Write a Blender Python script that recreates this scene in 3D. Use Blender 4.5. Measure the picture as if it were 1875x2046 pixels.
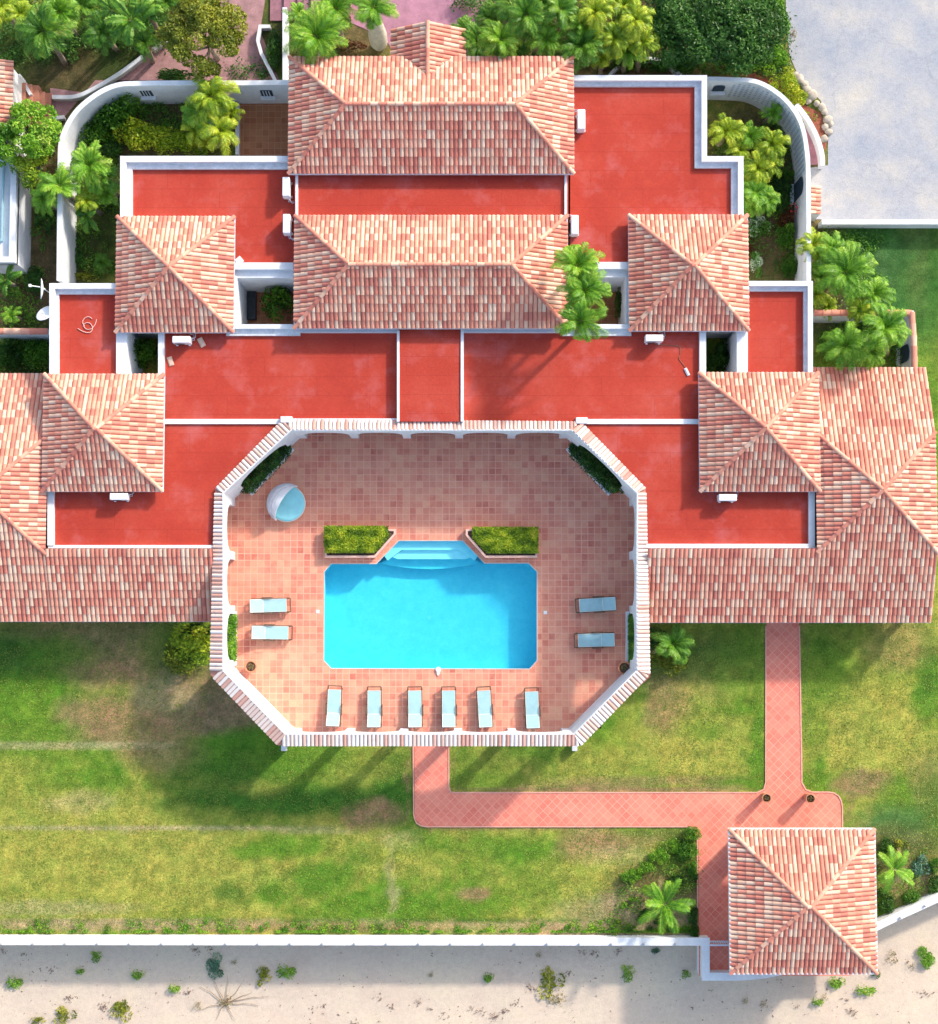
import bpy, bmesh, math, random
from mathutils import Vector, noise, geometry
random.seed(7)
for o in list(bpy.data.objects): bpy.data.objects.remove(o)
SC = bpy.context.scene
COL = SC.collection
# ---------------------------------------------------------------- camera, sky, sun
H, FPX, TILT = 78.0, 2925.0, math.radians(3.7)
cd = bpy.data.cameras.new('camera'); cam = bpy.data.objects.new('camera', cd); COL.objects.link(cam)
cd.sensor_fit = 'HORIZONTAL'; cd.sensor_width = 36; cd.lens = 36*FPX/1875; cd.clip_end = 1000
cam.location = (0, 0, H); cam.rotation_euler = (TILT, 0, 0); SC.camera = cam
SUN_EL, SUN_AZ = math.radians(29), math.radians(45)
w = bpy.data.worlds.new('World'); SC.world = w; w.use_nodes = True
nt = w.node_tree; bg = nt.nodes['Background']; sky = nt.nodes.new('ShaderNodeTexSky')
sky.sky_type = 'NISHITA'; sky.sun_disc = False; sky.sun_elevation = SUN_EL; sky.sun_rotation = SUN_AZ
sky.air_density = 1.2; sky.dust_density = 2.5; sky.ozone_density = 1.0
nt.links.new(sky.outputs[0], bg.inputs[0]); bg.inputs[1].default_value = 0.15
sd = bpy.data.lights.new('sun', 'SUN'); so = bpy.data.objects.new('sun', sd); COL.objects.link(so)
sd.energy = 2.0; sd.angle = math.radians(3.5); sd.color = (1.0, 0.93, 0.84)
sv = Vector((math.sin(SUN_AZ)*math.cos(SUN_EL), math.cos(SUN_AZ)*math.cos(SUN_EL), math.sin(SUN_EL)))
so.rotation_euler = sv.to_track_quat('Z', 'Y').to_euler(); so.location = sv*120
vs = SC.view_settings; vs.view_transform = 'Standard'; vs.look = 'None'; vs.exposure = 1.1; vs.gamma = 1
SC.cycles.transparent_max_bounces = 12

CT, ST = math.cos(TILT), math.sin(TILT)
def W(px, py, z=0.0):                       # the point at height z seen at a pixel of the photograph (1875 x 2046)
    a = px-937.5; b = 1023-py
    d = Vector((a, FPX*ST+b*CT, -FPX*CT+b*ST))
    t = (z-H)/d.z
    return Vector((d.x*t, d.y*t, z))
def PX(x, y, z=0.0):
    v = Vector((x, y, z-H)); f = v.y*ST - v.z*CT; u = v.y*CT + v.z*ST
    return 937.5+FPX*v.x/f, 1023-FPX*u/f
def S(z=0.0): return (H-z)/FPX              # metres per pixel at height z

# ---------------------------------------------------------------- materials
def node(nt, t, **kw):
    n = nt.nodes.new(t)
    for k, v in kw.items(): setattr(n, k, v)
    return n
def newmat(name, rough=0.8, spec=0.3):
    m = bpy.data.materials.new(name); m.use_nodes = True
    b = m.node_tree.nodes['Principled BSDF']; b.inputs['Roughness'].default_value = rough
    b.inputs['Specular IOR Level'].default_value = spec
    return m, m.node_tree, b
def noise_n(nt, scale, detail=4, rough=0.6, vec=None):
    n = node(nt, 'ShaderNodeTexNoise'); n.inputs['Scale'].default_value = scale
    n.inputs['Detail'].default_value = detail; n.inputs['Roughness'].default_value = rough
    if vec is None:
        g = node(nt, 'ShaderNodeNewGeometry'); vec = g.outputs['Position']
    nt.links.new(vec, n.inputs['Vector']); return n
def ramp(nt, src, stops, interp='LINEAR'):
    r = node(nt, 'ShaderNodeValToRGB'); r.color_ramp.interpolation = interp
    e = r.color_ramp.elements
    while len(e) > 1: e.remove(e[-1])
    e[0].position = stops[0][0]; e[0].color = (*stops[0][1], 1)
    for p, c in stops[1:]:
        k = e.new(p); k.color = (*c, 1)
    nt.links.new(src, r.inputs[0]); return r.outputs[0]
def mix(nt, a, b, fac, mode='MIX'):
    m = node(nt, 'ShaderNodeMix'); m.data_type = 'RGBA'; m.blend_type = mode
    for s, v in ((m.inputs[0], fac), (m.inputs[6], a), (m.inputs[7], b)):
        if hasattr(v, 'links'): nt.links.new(v, s)
        elif isinstance(v, (int, float)): s.default_value = v
        else: s.default_value = (*v, 1)
    return m.outputs[2]
def mth(nt, op, a, b=None, c=None):
    m = node(nt, 'ShaderNodeMath'); m.operation = op
    for i, v in enumerate((a, b, c)):
        if v is None: continue
        if hasattr(v, 'links'): nt.links.new(v, m.inputs[i])
        else: m.inputs[i].default_value = v
    return m.outputs[0]
def bump(nt, b, h, strength, dist=0.02):
    n = node(nt, 'ShaderNodeBump'); n.inputs['Strength'].default_value = strength; n.inputs['Distance'].default_value = dist
    nt.links.new(h, n.inputs['Height']); nt.links.new(n.outputs[0], b.inputs['Normal'])
def g3(v): return (v, v, v)
def plain(name, col, rough=0.8, var=0.12, scale=3.0, fine=40, bs=0.2, spec=0.3, metal=0.0):
    m, nt, b = newmat(name, rough, spec); b.inputs['Metallic'].default_value = metal
    n = noise_n(nt, scale, 5); f = noise_n(nt, fine, 2)
    c = ramp(nt, n.outputs[0], [(0.3, tuple(x*(1-var) for x in col)), (0.7, tuple(min(1, x*(1+var)) for x in col))])
    c = mix(nt, c, ramp(nt, f.outputs[0], [(0.25, g3(1-var)), (0.75, g3(1.0))]), 1.0, 'MULTIPLY')
    nt.links.new(c, b.inputs['Base Color']); bump(nt, b, f.outputs[0], bs)
    return m
M = {}
M['white'] = plain('white_render', (0.76, 0.77, 0.79), 0.8, 0.11, 0.9, 9, 0.2)
M['white_worn'] = plain('worn_white_render', (0.72, 0.73, 0.76), 0.85, 0.16, 2.5, 9, 0.2)
M['gutter'] = plain('gutter_metal', (0.66, 0.68, 0.76), 0.5, 0.08, 2, 20, 0.05)
M['ac'] = plain('ac_plastic', (0.83, 0.84, 0.86), 0.45, 0.04, 3, 30, 0.05)
M['lampgrey'] = plain('grey_lamp', (0.38, 0.38, 0.40), 0.6, 0.1, 4, 20, 0.1)
M['dark'] = plain('dark_metal', (0.045, 0.05, 0.06), 0.5, 0.2, 6, 30, 0.1)
M['opening'] = plain('dark_interior', (0.03, 0.05, 0.08), 0.7, 0.2, 6, 30, 0.1)
M['soil'] = plain('garden_soil', (0.15, 0.09, 0.06), 0.95, 0.45, 2.2, 16, 0.8)
M['redsoil'] = plain('red_mulch', (0.38, 0.12, 0.07), 0.95, 0.4, 5, 22, 0.8)
M['curb'] = plain('stone_kerb', (0.52, 0.52, 0.53), 0.85, 0.15, 3, 20, 0.3)
M['rock'] = plain('pale_rock', (0.50, 0.43, 0.35), 0.9, 0.25, 4, 14, 0.8)
M['terra'] = plain('terracotta', (0.55, 0.24, 0.13), 0.8, 0.15, 5, 30, 0.2)
M['wood'] = plain('weathered_teak', (0.17, 0.11, 0.075), 0.7, 0.3, 8, 40, 0.3)
M['cushion'] = plain('aqua_canvas', (0.35, 0.555, 0.59), 0.9, 0.07, 3, 60, 0.25)
M['cushion_blue'] = M['cushion']
M['piping'] = plain('cream_piping', (0.75, 0.74, 0.66), 0.9, 0.05, 3, 60, 0.1)
M['canopy'] = plain('white_canvas', (0.80, 0.82, 0.86), 0.9, 0.05, 2, 50, 0.2)
M['turq'] = plain('turquoise_canvas', (0.28, 0.66, 0.72), 0.9, 0.07, 3, 60, 0.2)
M['trunk'] = plain('palm_bark', (0.27, 0.22, 0.17), 0.9, 0.3, 5, 18, 0.7)
M['bottle'] = plain('bottle_palm_bark', (0.50, 0.48, 0.38), 0.85, 0.2, 4, 18, 0.4)
M['shaft'] = plain('orange_crownshaft', (0.62, 0.26, 0.12), 0.6, 0.2, 4, 18, 0.3)
M['purple'] = plain('purple_paving', (0.34, 0.16, 0.19), 0.8, 0.25, 2, 14, 0.3)  # purple paving colour of the entrance steps
M['step'] = plain('step_tile', (0.50, 0.22, 0.15), 0.8, 0.2, 3, 14, 0.3)
M['cable'] = plain('pink_cable', (0.78, 0.45, 0.38), 0.6, 0.05, 3, 20, 0.0)
M['tilebit'] = plain('loose_tile', (0.72, 0.50, 0.38), 0.85, 0.15, 6, 20, 0.2)
M['dead'] = plain('dry_twigs', (0.30, 0.20, 0.12), 0.9, 0.3, 6, 20, 0.3)
M['seaweed'] = plain('dry_seaweed', (0.20, 0.12, 0.09), 0.95, 0.3, 6, 20, 0.3)
M['redflower'] = plain('red_petals', (0.65, 0.05, 0.04), 0.8, 0.2, 6, 20, 0.1)
M['poolwhite'] = plain('white_plastic', (0.85, 0.85, 0.85), 0.4, 0.03, 3, 20, 0.0)

def red_roof():
    m, nt, b = newmat('red_roof_membrane', 0.85, 0.25)
    g = node(nt, 'ShaderNodeNewGeometry'); sx = node(nt, 'ShaderNodeSeparateXYZ'); nt.links.new(g.outputs['Position'], sx.inputs[0])
    big = noise_n(nt, 0.35, 5, 0.6); sp = noise_n(nt, 9, 4, 0.7); fine = noise_n(nt, 38, 2, 0.7)
    c = ramp(nt, big.outputs[0], [(0.3, (0.42, 0.042, 0.026)), (0.5, (0.47, 0.052, 0.030)), (0.72, (0.52, 0.078, 0.050))])
    c = mix(nt, c, ramp(nt, sp.outputs[0], [(0.3, g3(0.86)), (0.7, g3(1.06))]), 1, 'MULTIPLY')
    c = mix(nt, c, ramp(nt, fine.outputs[0], [(0.3, g3(0.78)), (0.7, g3(1.14))]), 1, 'MULTIPLY')
    # pale worn / ponding patches
    pt = noise_n(nt, 0.55, 6, 0.65); off = node(nt, 'ShaderNodeVectorMath'); off.operation = 'ADD'; off.inputs[1].default_value = (13.3, 4.1, 0)
    nt.links.new(g.outputs['Position'], off.inputs[0]); nt.links.new(off.outputs[0], pt.inputs['Vector'])
    mk = ramp(nt, pt.outputs[0], [(0.52, g3(0)), (0.74, g3(0.45))])
    c = mix(nt, c, (0.56, 0.18, 0.18), mk)
    # felt seams: long laps every metre, cross laps staggered
    fy = mth(nt, 'FRACT', mth(nt, 'MULTIPLY', sx.outputs[1], 1/0.98))
    ln = mth(nt, 'LESS_THAN', fy, 0.028)
    row = mth(nt, 'FLOOR', mth(nt, 'MULTIPLY', sx.outputs[1], 1/0.98))
    fx = mth(nt, 'FRACT', mth(nt, 'ADD', mth(nt, 'MULTIPLY', sx.outputs[0], 1/7.3), mth(nt, 'MULTIPLY', row, 0.37)))
    lx = mth(nt, 'LESS_THAN', fx, 0.004)
    seam = mth(nt, 'MULTIPLY', mth(nt, 'MAXIMUM', ln, lx), 0.30)
    c = mix(nt, c, (0.20, 0.015, 0.015), seam)
    nt.links.new(c, b.inputs['Base Color']); bump(nt, b, fine.outputs[0], 0.35); return m
M['redroof'] = red_roof()

def clay(name, stops, wear=0.25):
    m, nt, b = newmat(name, 0.8, 0.25)
    a = node(nt, 'ShaderNodeAttribute'); a.attribute_name = 'tint'
    n = noise_n(nt, 7, 4, 0.7); n2 = noise_n(nt, 0.8, 4, 0.6)
    v = mth(nt, 'ADD', a.outputs['Fac'], mth(nt, 'MULTIPLY', mth(nt, 'SUBTRACT', n.outputs[0], 0.5), 0.22))
    c = ramp(nt, v, stops)
    c = mix(nt, c, ramp(nt, n2.outputs[0], [(0.3, g3(1-wear)), (0.65, g3(1.0))]), 1, 'MULTIPLY')
    li = noise_n(nt, 2.6, 6, 0.75); c = mix(nt, c, (0.27, 0.17, 0.12), ramp(nt, li.outputs[0], [(0.58, g3(0)), (0.74, g3(0.55))]))
    nt.links.new(c, b.inputs['Base Color']); bump(nt, b, n.outputs[0], 0.25, 0.01); return m
M['tile'] = clay('clay_roof_tiles', [(0.0, (0.28, 0.085, 0.07)), (0.16, (0.50, 0.16, 0.125)), (0.36, (0.67, 0.235, 0.165)), (0.56, (0.73, 0.31, 0.215)), (0.72, (0.76, 0.40, 0.28)), (0.86, (0.78, 0.49, 0.35)), (1.0, (0.79, 0.56, 0.42))], 0.16)
M['coping'] = clay('clay_coping_tiles', [(0.0, (0.46, 0.18, 0.14)), (0.25, (0.64, 0.34, 0.27)), (0.5, (0.74, 0.56, 0.48)), (0.8, (0.79, 0.69, 0.63)), (1.0, (0.82, 0.77, 0.73))], 0.12)

def tiled(name, size, ang, stops, grout, gw, patch, bs=0.25):
    m, nt, b = newmat(name, 0.75, 0.3)
    g = node(nt, 'ShaderNodeNewGeometry'); mp = node(nt, 'ShaderNodeMapping')
    mp.inputs['Rotation'].default_value = (0, 0, ang); mp.inputs['Scale'].default_value = (1/size, 1/size, 0)
    nt.links.new(g.outputs['Position'], mp.inputs[0])
    fl = node(nt, 'ShaderNodeVectorMath'); fl.operation = 'FLOOR'; nt.links.new(mp.outputs[0], fl.inputs[0])
    wn = node(nt, 'ShaderNodeTexWhiteNoise'); nt.links.new(fl.outputs[0], wn.inputs[0])
    loc = noise_n(nt, 0.45, 4, 0.6); v = mth(nt, 'ADD', mth(nt, 'MULTIPLY', wn.outputs['Value'], 0.46), mth(nt, 'MULTIPLY', loc.outputs[0], 0.58))
    c = ramp(nt, v, stops)
    fr = node(nt, 'ShaderNodeVectorMath'); fr.operation = 'FRACTION'; nt.links.new(mp.outputs[0], fr.inputs[0])
    sx = node(nt, 'ShaderNodeSeparateXYZ'); nt.links.new(fr.outputs[0], sx.inputs[0])
    e = mth(nt, 'MINIMUM', mth(nt, 'MINIMUM', sx.outputs[0], mth(nt, 'SUBTRACT', 1.0, sx.outputs[0])), mth(nt, 'MINIMUM', sx.outputs[1], mth(nt, 'SUBTRACT', 1.0, sx.outputs[1])))
    gm = ramp(nt, e, [(gw*0.8, g3(1)), (gw*1.7, g3(0))])
    sm = noise_n(nt, 11, 4, 0.7)
    c = mix(nt, c, ramp(nt, sm.outputs[0], [(0.3, g3(0.86)), (0.7, g3(1.08))]), 1, 'MULTIPLY')
    n2 = noise_n(nt, 0.7, 6, 0.68); off = node(nt, 'ShaderNodeVectorMath'); off.operation = 'ADD'; off.inputs[1].default_value = (31.3, 9.1, 0)
    nt.links.new(g.outputs['Position'], off.inputs[0]); nt.links.new(off.outputs[0], n2.inputs['Vector'])
    c = mix(nt, c, patch, ramp(nt, n2.outputs[0], [(0.42, g3(0)), (0.66, g3(0.6))]))
    ew = mth(nt, 'MULTIPLY', gm, ramp(nt, loc.outputs[0], [(0.35, g3(1.0)), (0.62, g3(0.45))]))
    c = mix(nt, c, grout, ew)
    nt.links.new(c, b.inputs['Base Color']); bump(nt, b, mth(nt, 'SUBTRACT', sm.outputs[0], gm), bs, 0.01); return m
M['patio'] = tiled('patio_clay_tiles', 0.352, 0, [(0.2, (0.52, 0.135, 0.095)), (0.35, (0.64, 0.20, 0.135)), (0.55, (0.71, 0.255, 0.165)), (0.72, (0.74, 0.32, 0.20)), (0.88, (0.75, 0.39, 0.24))], (0.80, 0.42, 0.31), 0.045, (0.75, 0.38, 0.25))
M['path'] = tiled('salmon_path_tiles', 0.345, math.radians(45), [(0.15, (0.70, 0.165, 0.115)), (0.5, (0.76, 0.205, 0.145)), (0.9, (0.79, 0.26, 0.18))], (0.83, 0.38, 0.29), 0.03, (0.80, 0.30, 0.20))
M['court'] = tiled('brown_court_tiles', 0.34, 0, [(0.15, (0.30, 0.10, 0.05)), (0.5, (0.40, 0.15, 0.07)), (0.9, (0.46, 0.2, 0.1))], (0.5, 0.25, 0.15), 0.035, (0.42, 0.2, 0.1))

def leafmat(name, stops, tr=0.25, rough=0.5):
    m, nt, b = newmat(name, rough, 0.35)
    a = node(nt, 'ShaderNodeAttribute'); a.attribute_name = 'tint'
    oi = node(nt, 'ShaderNodeObjectInfo'); n = noise_n(nt, 1.6, 3)
    v = mth(nt, 'ADD', a.outputs['Fac'], mth(nt, 'ADD', mth(nt, 'MULTIPLY', mth(nt, 'SUBTRACT', oi.outputs['Random'], 0.5), 0.12), mth(nt, 'MULTIPLY', mth(nt, 'SUBTRACT', n.outputs[0], 0.5), 0.5)))
    c = ramp(nt, v, stops); nt.links.new(c, b.inputs['Base Color'])
    t = node(nt, 'ShaderNodeBsdfTranslucent'); nt.links.new(c, t.inputs[0])
    mx = node(nt, 'ShaderNodeMixShader'); mx.inputs[0].default_value = tr
    nt.links.new(b.outputs[0], mx.inputs[1]); nt.links.new(t.outputs[0], mx.inputs[2])
    nt.links.new(mx.outputs[0], nt.nodes['Material Output'].inputs[0]); return m
M['green'] = leafmat('palm_green', [(0, (0.012, 0.05, 0.006)), (0.35, (0.05, 0.16, 0.012)), (0.65, (0.12, 0.29, 0.02)), (0.85, (0.26, 0.42, 0.045)), (1, (0.46, 0.52, 0.12))])
M['bright'] = leafmat('bright_green_leaf', [(0, (0.018, 0.08, 0.006)), (0.35, (0.085, 0.25, 0.012)), (0.65, (0.20, 0.41, 0.022)), (0.85, (0.36, 0.53, 0.05)), (1, (0.55, 0.60, 0.13))])
M['yellow'] = leafmat('yellow_green_leaf', [(0, (0.04, 0.09, 0.006)), (0.3, (0.15, 0.27, 0.012)), (0.58, (0.34, 0.46, 0.02)), (0.8, (0.55, 0.57, 0.03)), (1, (0.72, 0.65, 0.12))])
M['olive'] = leafmat('olive_leaf', [(0, (0.045, 0.065, 0.008)), (0.4, (0.14, 0.18, 0.012)), (0.75, (0.33, 0.34, 0.025)), (1, (0.48, 0.44, 0.06))])
M['darkg'] = leafmat('dark_green_leaf', [(0, (0.01, 0.035, 0.006)), (0.4, (0.03, 0.10, 0.012)), (0.75, (0.075, 0.20, 0.025)), (1, (0.17, 0.32, 0.05))])
M['teal'] = leafmat('sea_grape_leaf', [(0, (0.04, 0.10, 0.06)), (0.5, (0.11, 0.24, 0.14)), (1, (0.25, 0.40, 0.25))])
M['dry'] = leafmat('dry_leaf', [(0, (0.12, 0.10, 0.03)), (0.5, (0.30, 0.25, 0.10)), (1, (0.5, 0.42, 0.22))])
M['maroon'] = leafmat('dark_red_leaf', [(0, (0.04, 0.03, 0.01)), (0.6, (0.12, 0.06, 0.02)), (1, (0.3, 0.05, 0.03))])
M['varieg'] = leafmat('variegated_leaf', [(0, (0.03, 0.12, 0.01)), (0.55, (0.12, 0.32, 0.03)), (0.7, (0.55, 0.68, 0.45)), (1, (0.7, 0.78, 0.6))])

def lawnmat():
    m, nt, b = newmat('lawn_grass', 0.9, 0.15)
    a = node(nt, 'ShaderNodeAttribute'); a.attribute_name = 'col'
    f = noise_n(nt, 22, 3, 0.75); md = noise_n(nt, 1.7, 8, 0.78); sm = noise_n(nt, 8.5, 4, 0.75); lg = noise_n(nt, 0.5, 5, 0.6)
    c = mix(nt, a.outputs['Color'], ramp(nt, md.outputs[0], [(0.32, (0.55, 0.74, 0.6)), (0.68, (1.35, 1.2, 1.25))]), 1, 'MULTIPLY')
    c = mix(nt, c, ramp(nt, sm.outputs[0], [(0.28, (0.52, 0.64, 0.58)), (0.72, (1.42, 1.3, 1.42))]), 1, 'MULTIPLY')
    c = mix(nt, c, ramp(nt, f.outputs[0], [(0.28, (0.55, 0.62, 0.6)), (0.72, (1.4, 1.3, 1.4))]), 1, 'MULTIPLY')
    c = mix(nt, c, ramp(nt, lg.outputs[0], [(0.35, (0.85, 0.95, 0.9)), (0.65, (1.12, 1.05, 1.05))]), 1, 'MULTIPLY')
    nt.links.new(c, b.inputs['Base Color']); bump(nt, b, mth(nt, 'ADD', f.outputs[0], sm.outputs[0]), 0.8, 0.04); return m
M['lawn'] = lawnmat()
def sandmat(name, c0, c1, c2):
    m, nt, b = newmat(name, 0.95, 0.1)
    n = noise_n(nt, 0.35, 6, 0.6); f = noise_n(nt, 16, 4, 0.8); s = noise_n(nt, 3.4, 5, 0.75)
    c = ramp(nt, n.outputs[0], [(0.3, c0), (0.5, c1), (0.7, c2)])
    c = mix(nt, c, ramp(nt, s.outputs[0], [(0.25, g3(0.85)), (0.6, g3(1.0))]), 1, 'MULTIPLY')
    c = mix(nt, c, ramp(nt, f.outputs[0], [(0.25, g3(0.72)), (0.5, g3(1.0))]), 1, 'MULTIPLY')
    nt.links.new(c, b.inputs['Base Color']); bump(nt, b, mth(nt, 'ADD', f.outputs[0], s.outputs[0]), 0.45, 0.03); return m
M['sand'] = sandmat('beach_sand', (0.62, 0.48, 0.37), (0.66, 0.53, 0.41), (0.68, 0.56, 0.41))
M['drive'] = sandmat('pale_concrete_drive', (0.32, 0.35, 0.41), (0.42, 0.42, 0.44), (0.55, 0.51, 0.45))
def drive_detail(m):
    nt = m.node_tree; b = nt.nodes['Principled BSDF']; src = b.inputs['Base Color'].links[0].from_socket
    v = node(nt, 'ShaderNodeTexVoronoi'); v.feature = 'DISTANCE_TO_EDGE'; v.inputs['Scale'].default_value = 0.16
    g = node(nt, 'ShaderNodeNewGeometry'); n = noise_n(nt, 1.2, 5, 0.7); mx = node(nt, 'ShaderNodeVectorMath'); mx.operation = 'MULTIPLY_ADD'; mx.inputs[1].default_value = (1.6, 1.6, 0)
    nt.links.new(n.outputs['Color'], mx.inputs[0]); nt.links.new(g.outputs['Position'], mx.inputs[2]); nt.links.new(mx.outputs[0], v.inputs['Vector'])
    crack = ramp(nt, v.outputs['Distance'], [(0.0, g3(0.5)), (0.008, g3(0))])
    c = mix(nt, src, (0.26, 0.27, 0.30), crack)
    st = noise_n(nt, 0.75, 7, 0.75); c = mix(nt, c, (0.30, 0.29, 0.30), ramp(nt, st.outputs[0], [(0.60, g3(0)), (0.72, g3(0.5))]))
    nt.links.new(c, b.inputs['Base Color'])
drive_detail(M['drive'])
M['ground'] = sandmat('dry_ground', (0.25, 0.22, 0.12), (0.3, 0.24, 0.15), (0.22, 0.24, 0.1))

def poolmat():
    m, nt, b = newmat('pool_plaster', 0.6, 0.3)
    n = noise_n(nt, 2.2, 5, 0.7); f = noise_n(nt, 14, 3, 0.7)
    c = ramp(nt, n.outputs[0], [(0.3, (0.15, 0.63, 0.76)), (0.7, (0.23, 0.72, 0.83))])
    c = mix(nt, c, ramp(nt, f.outputs[0], [(0.3, g3(0.93)), (0.7, g3(1.03))]), 1, 'MULTIPLY')
    nt.links.new(c, b.inputs['Base Color']); return m
M['pool'] = poolmat()
M['poolstep'] = plain('pool_step_plaster', (0.85, 0.92, 0.96), 0.6, 0.05, 3, 20, 0.1)
def watermat():
    m = bpy.data.materials.new('pool_water'); m.use_nodes = True; nt = m.node_tree
    nt.nodes.remove(nt.nodes['Principled BSDF'])
    t = node(nt, 'ShaderNodeBsdfTransparent'); t.inputs[0].default_value = (0.50, 0.93, 0.98, 1)
    gl = node(nt, 'ShaderNodeBsdfGlossy'); gl.inputs['Roughness'].default_value = 0.06
    fr = node(nt, 'ShaderNodeLayerWeight'); fr.inputs[0].default_value = 0.15
    n = noise_n(nt, 5, 4, 0.6); bp = node(nt, 'ShaderNodeBump'); bp.inputs['Strength'].default_value = 0.25; bp.inputs['Distance'].default_value = 0.03
    nt.links.new(n.outputs[0], bp.inputs['Height'])
    for q in (gl, fr): nt.links.new(bp.outputs[0], q.inputs['Normal'])
    mx = node(nt, 'ShaderNodeMixShader'); nt.links.new(mth(nt, 'MULTIPLY_ADD', mth(nt, 'POWER', fr.outputs['Facing'], 4.0), 0.3, 0.025), mx.inputs[0]); nt.links.new(t.outputs[0], mx.inputs[1]); nt.links.new(gl.outputs[0], mx.inputs[2])
    nt.links.new(mx.outputs[0], nt.nodes['Material Output'].inputs[0]); return m
M['water'] = watermat()

# ---------------------------------------------------------------- mesh helpers
class MB:
    def __init__(s): s.v = []; s.f = []; s.t = []; s.sm = False
    def face(s, pts, t=0.5):
        i = len(s.v); s.v.extend([tuple(p) for p in pts]); s.f.append(tuple(range(i, i+len(pts)))); s.t.append(t)
    def box(s, x0, x1, y0, y1, z0, z1):
        s.prism([(x0, y0), (x1, y0), (x1, y1), (x0, y1)], z0, z1)
    def prism(s, poly, z0, z1, t=0.5):
        a = sum(poly[i][0]*poly[(i+1) % len(poly)][1]-poly[(i+1) % len(poly)][0]*poly[i][1] for i in range(len(poly)))
        if a < 0: poly = poly[::-1]
        n = len(poly); i = len(s.v)
        s.v += [(p[0], p[1], z0) for p in poly] + [(p[0], p[1], z1) for p in poly]
        s.f.append(tuple(range(i+n, i+2*n))); s.f.append(tuple(range(i+n-1, i-1, -1))); s.t += [t, t]
        for k in range(n):
            j = (k+1) % n; s.f.append((i+k, i+j, i+n+j, i+n+k)); s.t.append(t)
    def rings(s, rings, closed=True, cap=True, t=0.5):      # list of rings of equal length
        n = len(rings[0]); i = len(s.v)
        for r in rings: s.v += [tuple(p) for p in r]
        for a in range(len(rings)-1):
            for k in range(n if closed else n-1):
                j = (k+1) % n; s.f.append((i+a*n+k, i+a*n+j, i+(a+1)*n+j, i+(a+1)*n+k)); s.t.append(t)
        if cap:
            s.f.append(tuple(range(i+n-1, i-1, -1))); s.f.append(tuple(range(i+(len(rings)-1)*n, i+len(rings)*n))); s.t += [t, t]
    def tube(s, pts, rad, n=8, cap=True):
        pts = [Vector(p) for p in pts]; R = []
        for k, p in enumerate(pts):
            d = (pts[min(k+1, len(pts)-1)]-pts[max(k-1, 0)]).normalized()
            a = d.cross(Vector((0.31, 0.17, 0.93)));
            if a.length < 1e-3: a = d.cross(Vector((1, 0, 0)))
            a.normalize(); b2 = d.cross(a); r = rad[k] if isinstance(rad, (list, tuple)) else rad
            R.append([p+a*math.cos(2*math.pi*q/n)*r+b2*math.sin(2*math.pi*q/n)*r for q in range(n)])
        s.rings(R, True, cap)
    def lathe(s, prof, c=(0, 0, 0), n=20):
        s.rings([[(c[0]+r*math.cos(2*math.pi*q/n), c[1]+r*math.sin(2*math.pi*q/n), c[2]+z) for q in range(n)] for r, z in prof])
    def path(s, pts, width, z0, z1, closed=False):          # a mitred wall along a plan polyline
        P = [Vector((p[0], p[1])) for p in pts]; n = len(P); L = []; R = []
        for k in range(n):
            ds = []
            if closed or k > 0: ds.append((P[k]-P[k-1]).normalized())
            if closed or k < n-1: ds.append((P[(k+1) % n]-P[k]).normalized())
            ns = [Vector((-d.y, d.x)) for d in ds]; m = sum(ns, Vector((0, 0)))/len(ns)
            m = m/max(0.25, m.length_squared); L.append(P[k]+m*width/2); R.append(P[k]-m*width/2)
        i = len(s.v)
        for k in range(n):
            s.v += [(L[k].x, L[k].y, z0), (R[k].x, R[k].y, z0), (R[k].x, R[k].y, z1), (L[k].x, L[k].y, z1)]
        for k in range(n if closed else n-1):
            a = i+4*k; b = i+4*((k+1) % n)
            for q in range(4): s.f.append((a+q, b+q, b+(q+1) % 4, a+(q+1) % 4)); s.t.append(0.5)
        if not closed:
            s.f += [(i, i+1, i+2, i+3), (i+4*n-1, i+4*n-2, i+4*n-3, i+4*n-4)]; s.t += [0.5, 0.5]
    def build(s, name, mat, parent=None, smooth=False, fix=True, loc=None, bevel=0):
        me = bpy.data.meshes.new(name); me.from_pydata(s.v, [], s.f)
        if loc is not None:
            for v in me.vertices: v.co -= Vector(loc)
        a = me.attributes.new('tint', 'FLOAT', 'FACE'); a.data.foreach_set('value', s.t)
        if fix or bevel:
            bm = bmesh.new(); bm.from_mesh(me)
            if bevel:
                bmesh.ops.remove_doubles(bm, verts=bm.verts, dist=1e-5)
                bmesh.ops.recalc_face_normals(bm, faces=bm.faces)
                bmesh.ops.bevel(bm, geom=[e for e in bm.edges if e.calc_face_angle(0) > 0.6], offset=bevel, segments=2, affect='EDGES', profile=0.5)
            elif fix: bmesh.ops.recalc_face_normals(bm, faces=bm.faces)
            bm.to_mesh(me); bm.free()
        if smooth: me.polygons.foreach_set('use_smooth', [True]*len(me.polygons))
        me.materials.append(M[mat] if isinstance(mat, str) else mat); me.update()
        o = bpy.data.objects.new(name, me); COL.objects.link(o)
        if loc is not None: o.location = loc
        if parent:
            o.parent = parent
        return o
def tag(o, label=None, cat=None, group=None, kind=None):
    if label: o['label'] = label
    if cat: o['category'] = cat
    if group: o['group'] = group
    if kind: o['kind'] = kind
    return o
def empty(name, loc=(0, 0, 0), rz=0, label=None, cat=None, group=None):
    o = bpy.data.objects.new(name, None); COL.objects.link(o); o.location = loc; o.rotation_euler = (0, 0, rz)
    o.empty_display_size = 0.3
    return tag(o, label, cat, group)
def copy_tree(o, parent=None):
    c = o.copy(); COL.objects.link(c)
    if parent: c.parent = parent
    for ch in list(o.children): copy_tree(ch, c)
    return c
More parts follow.
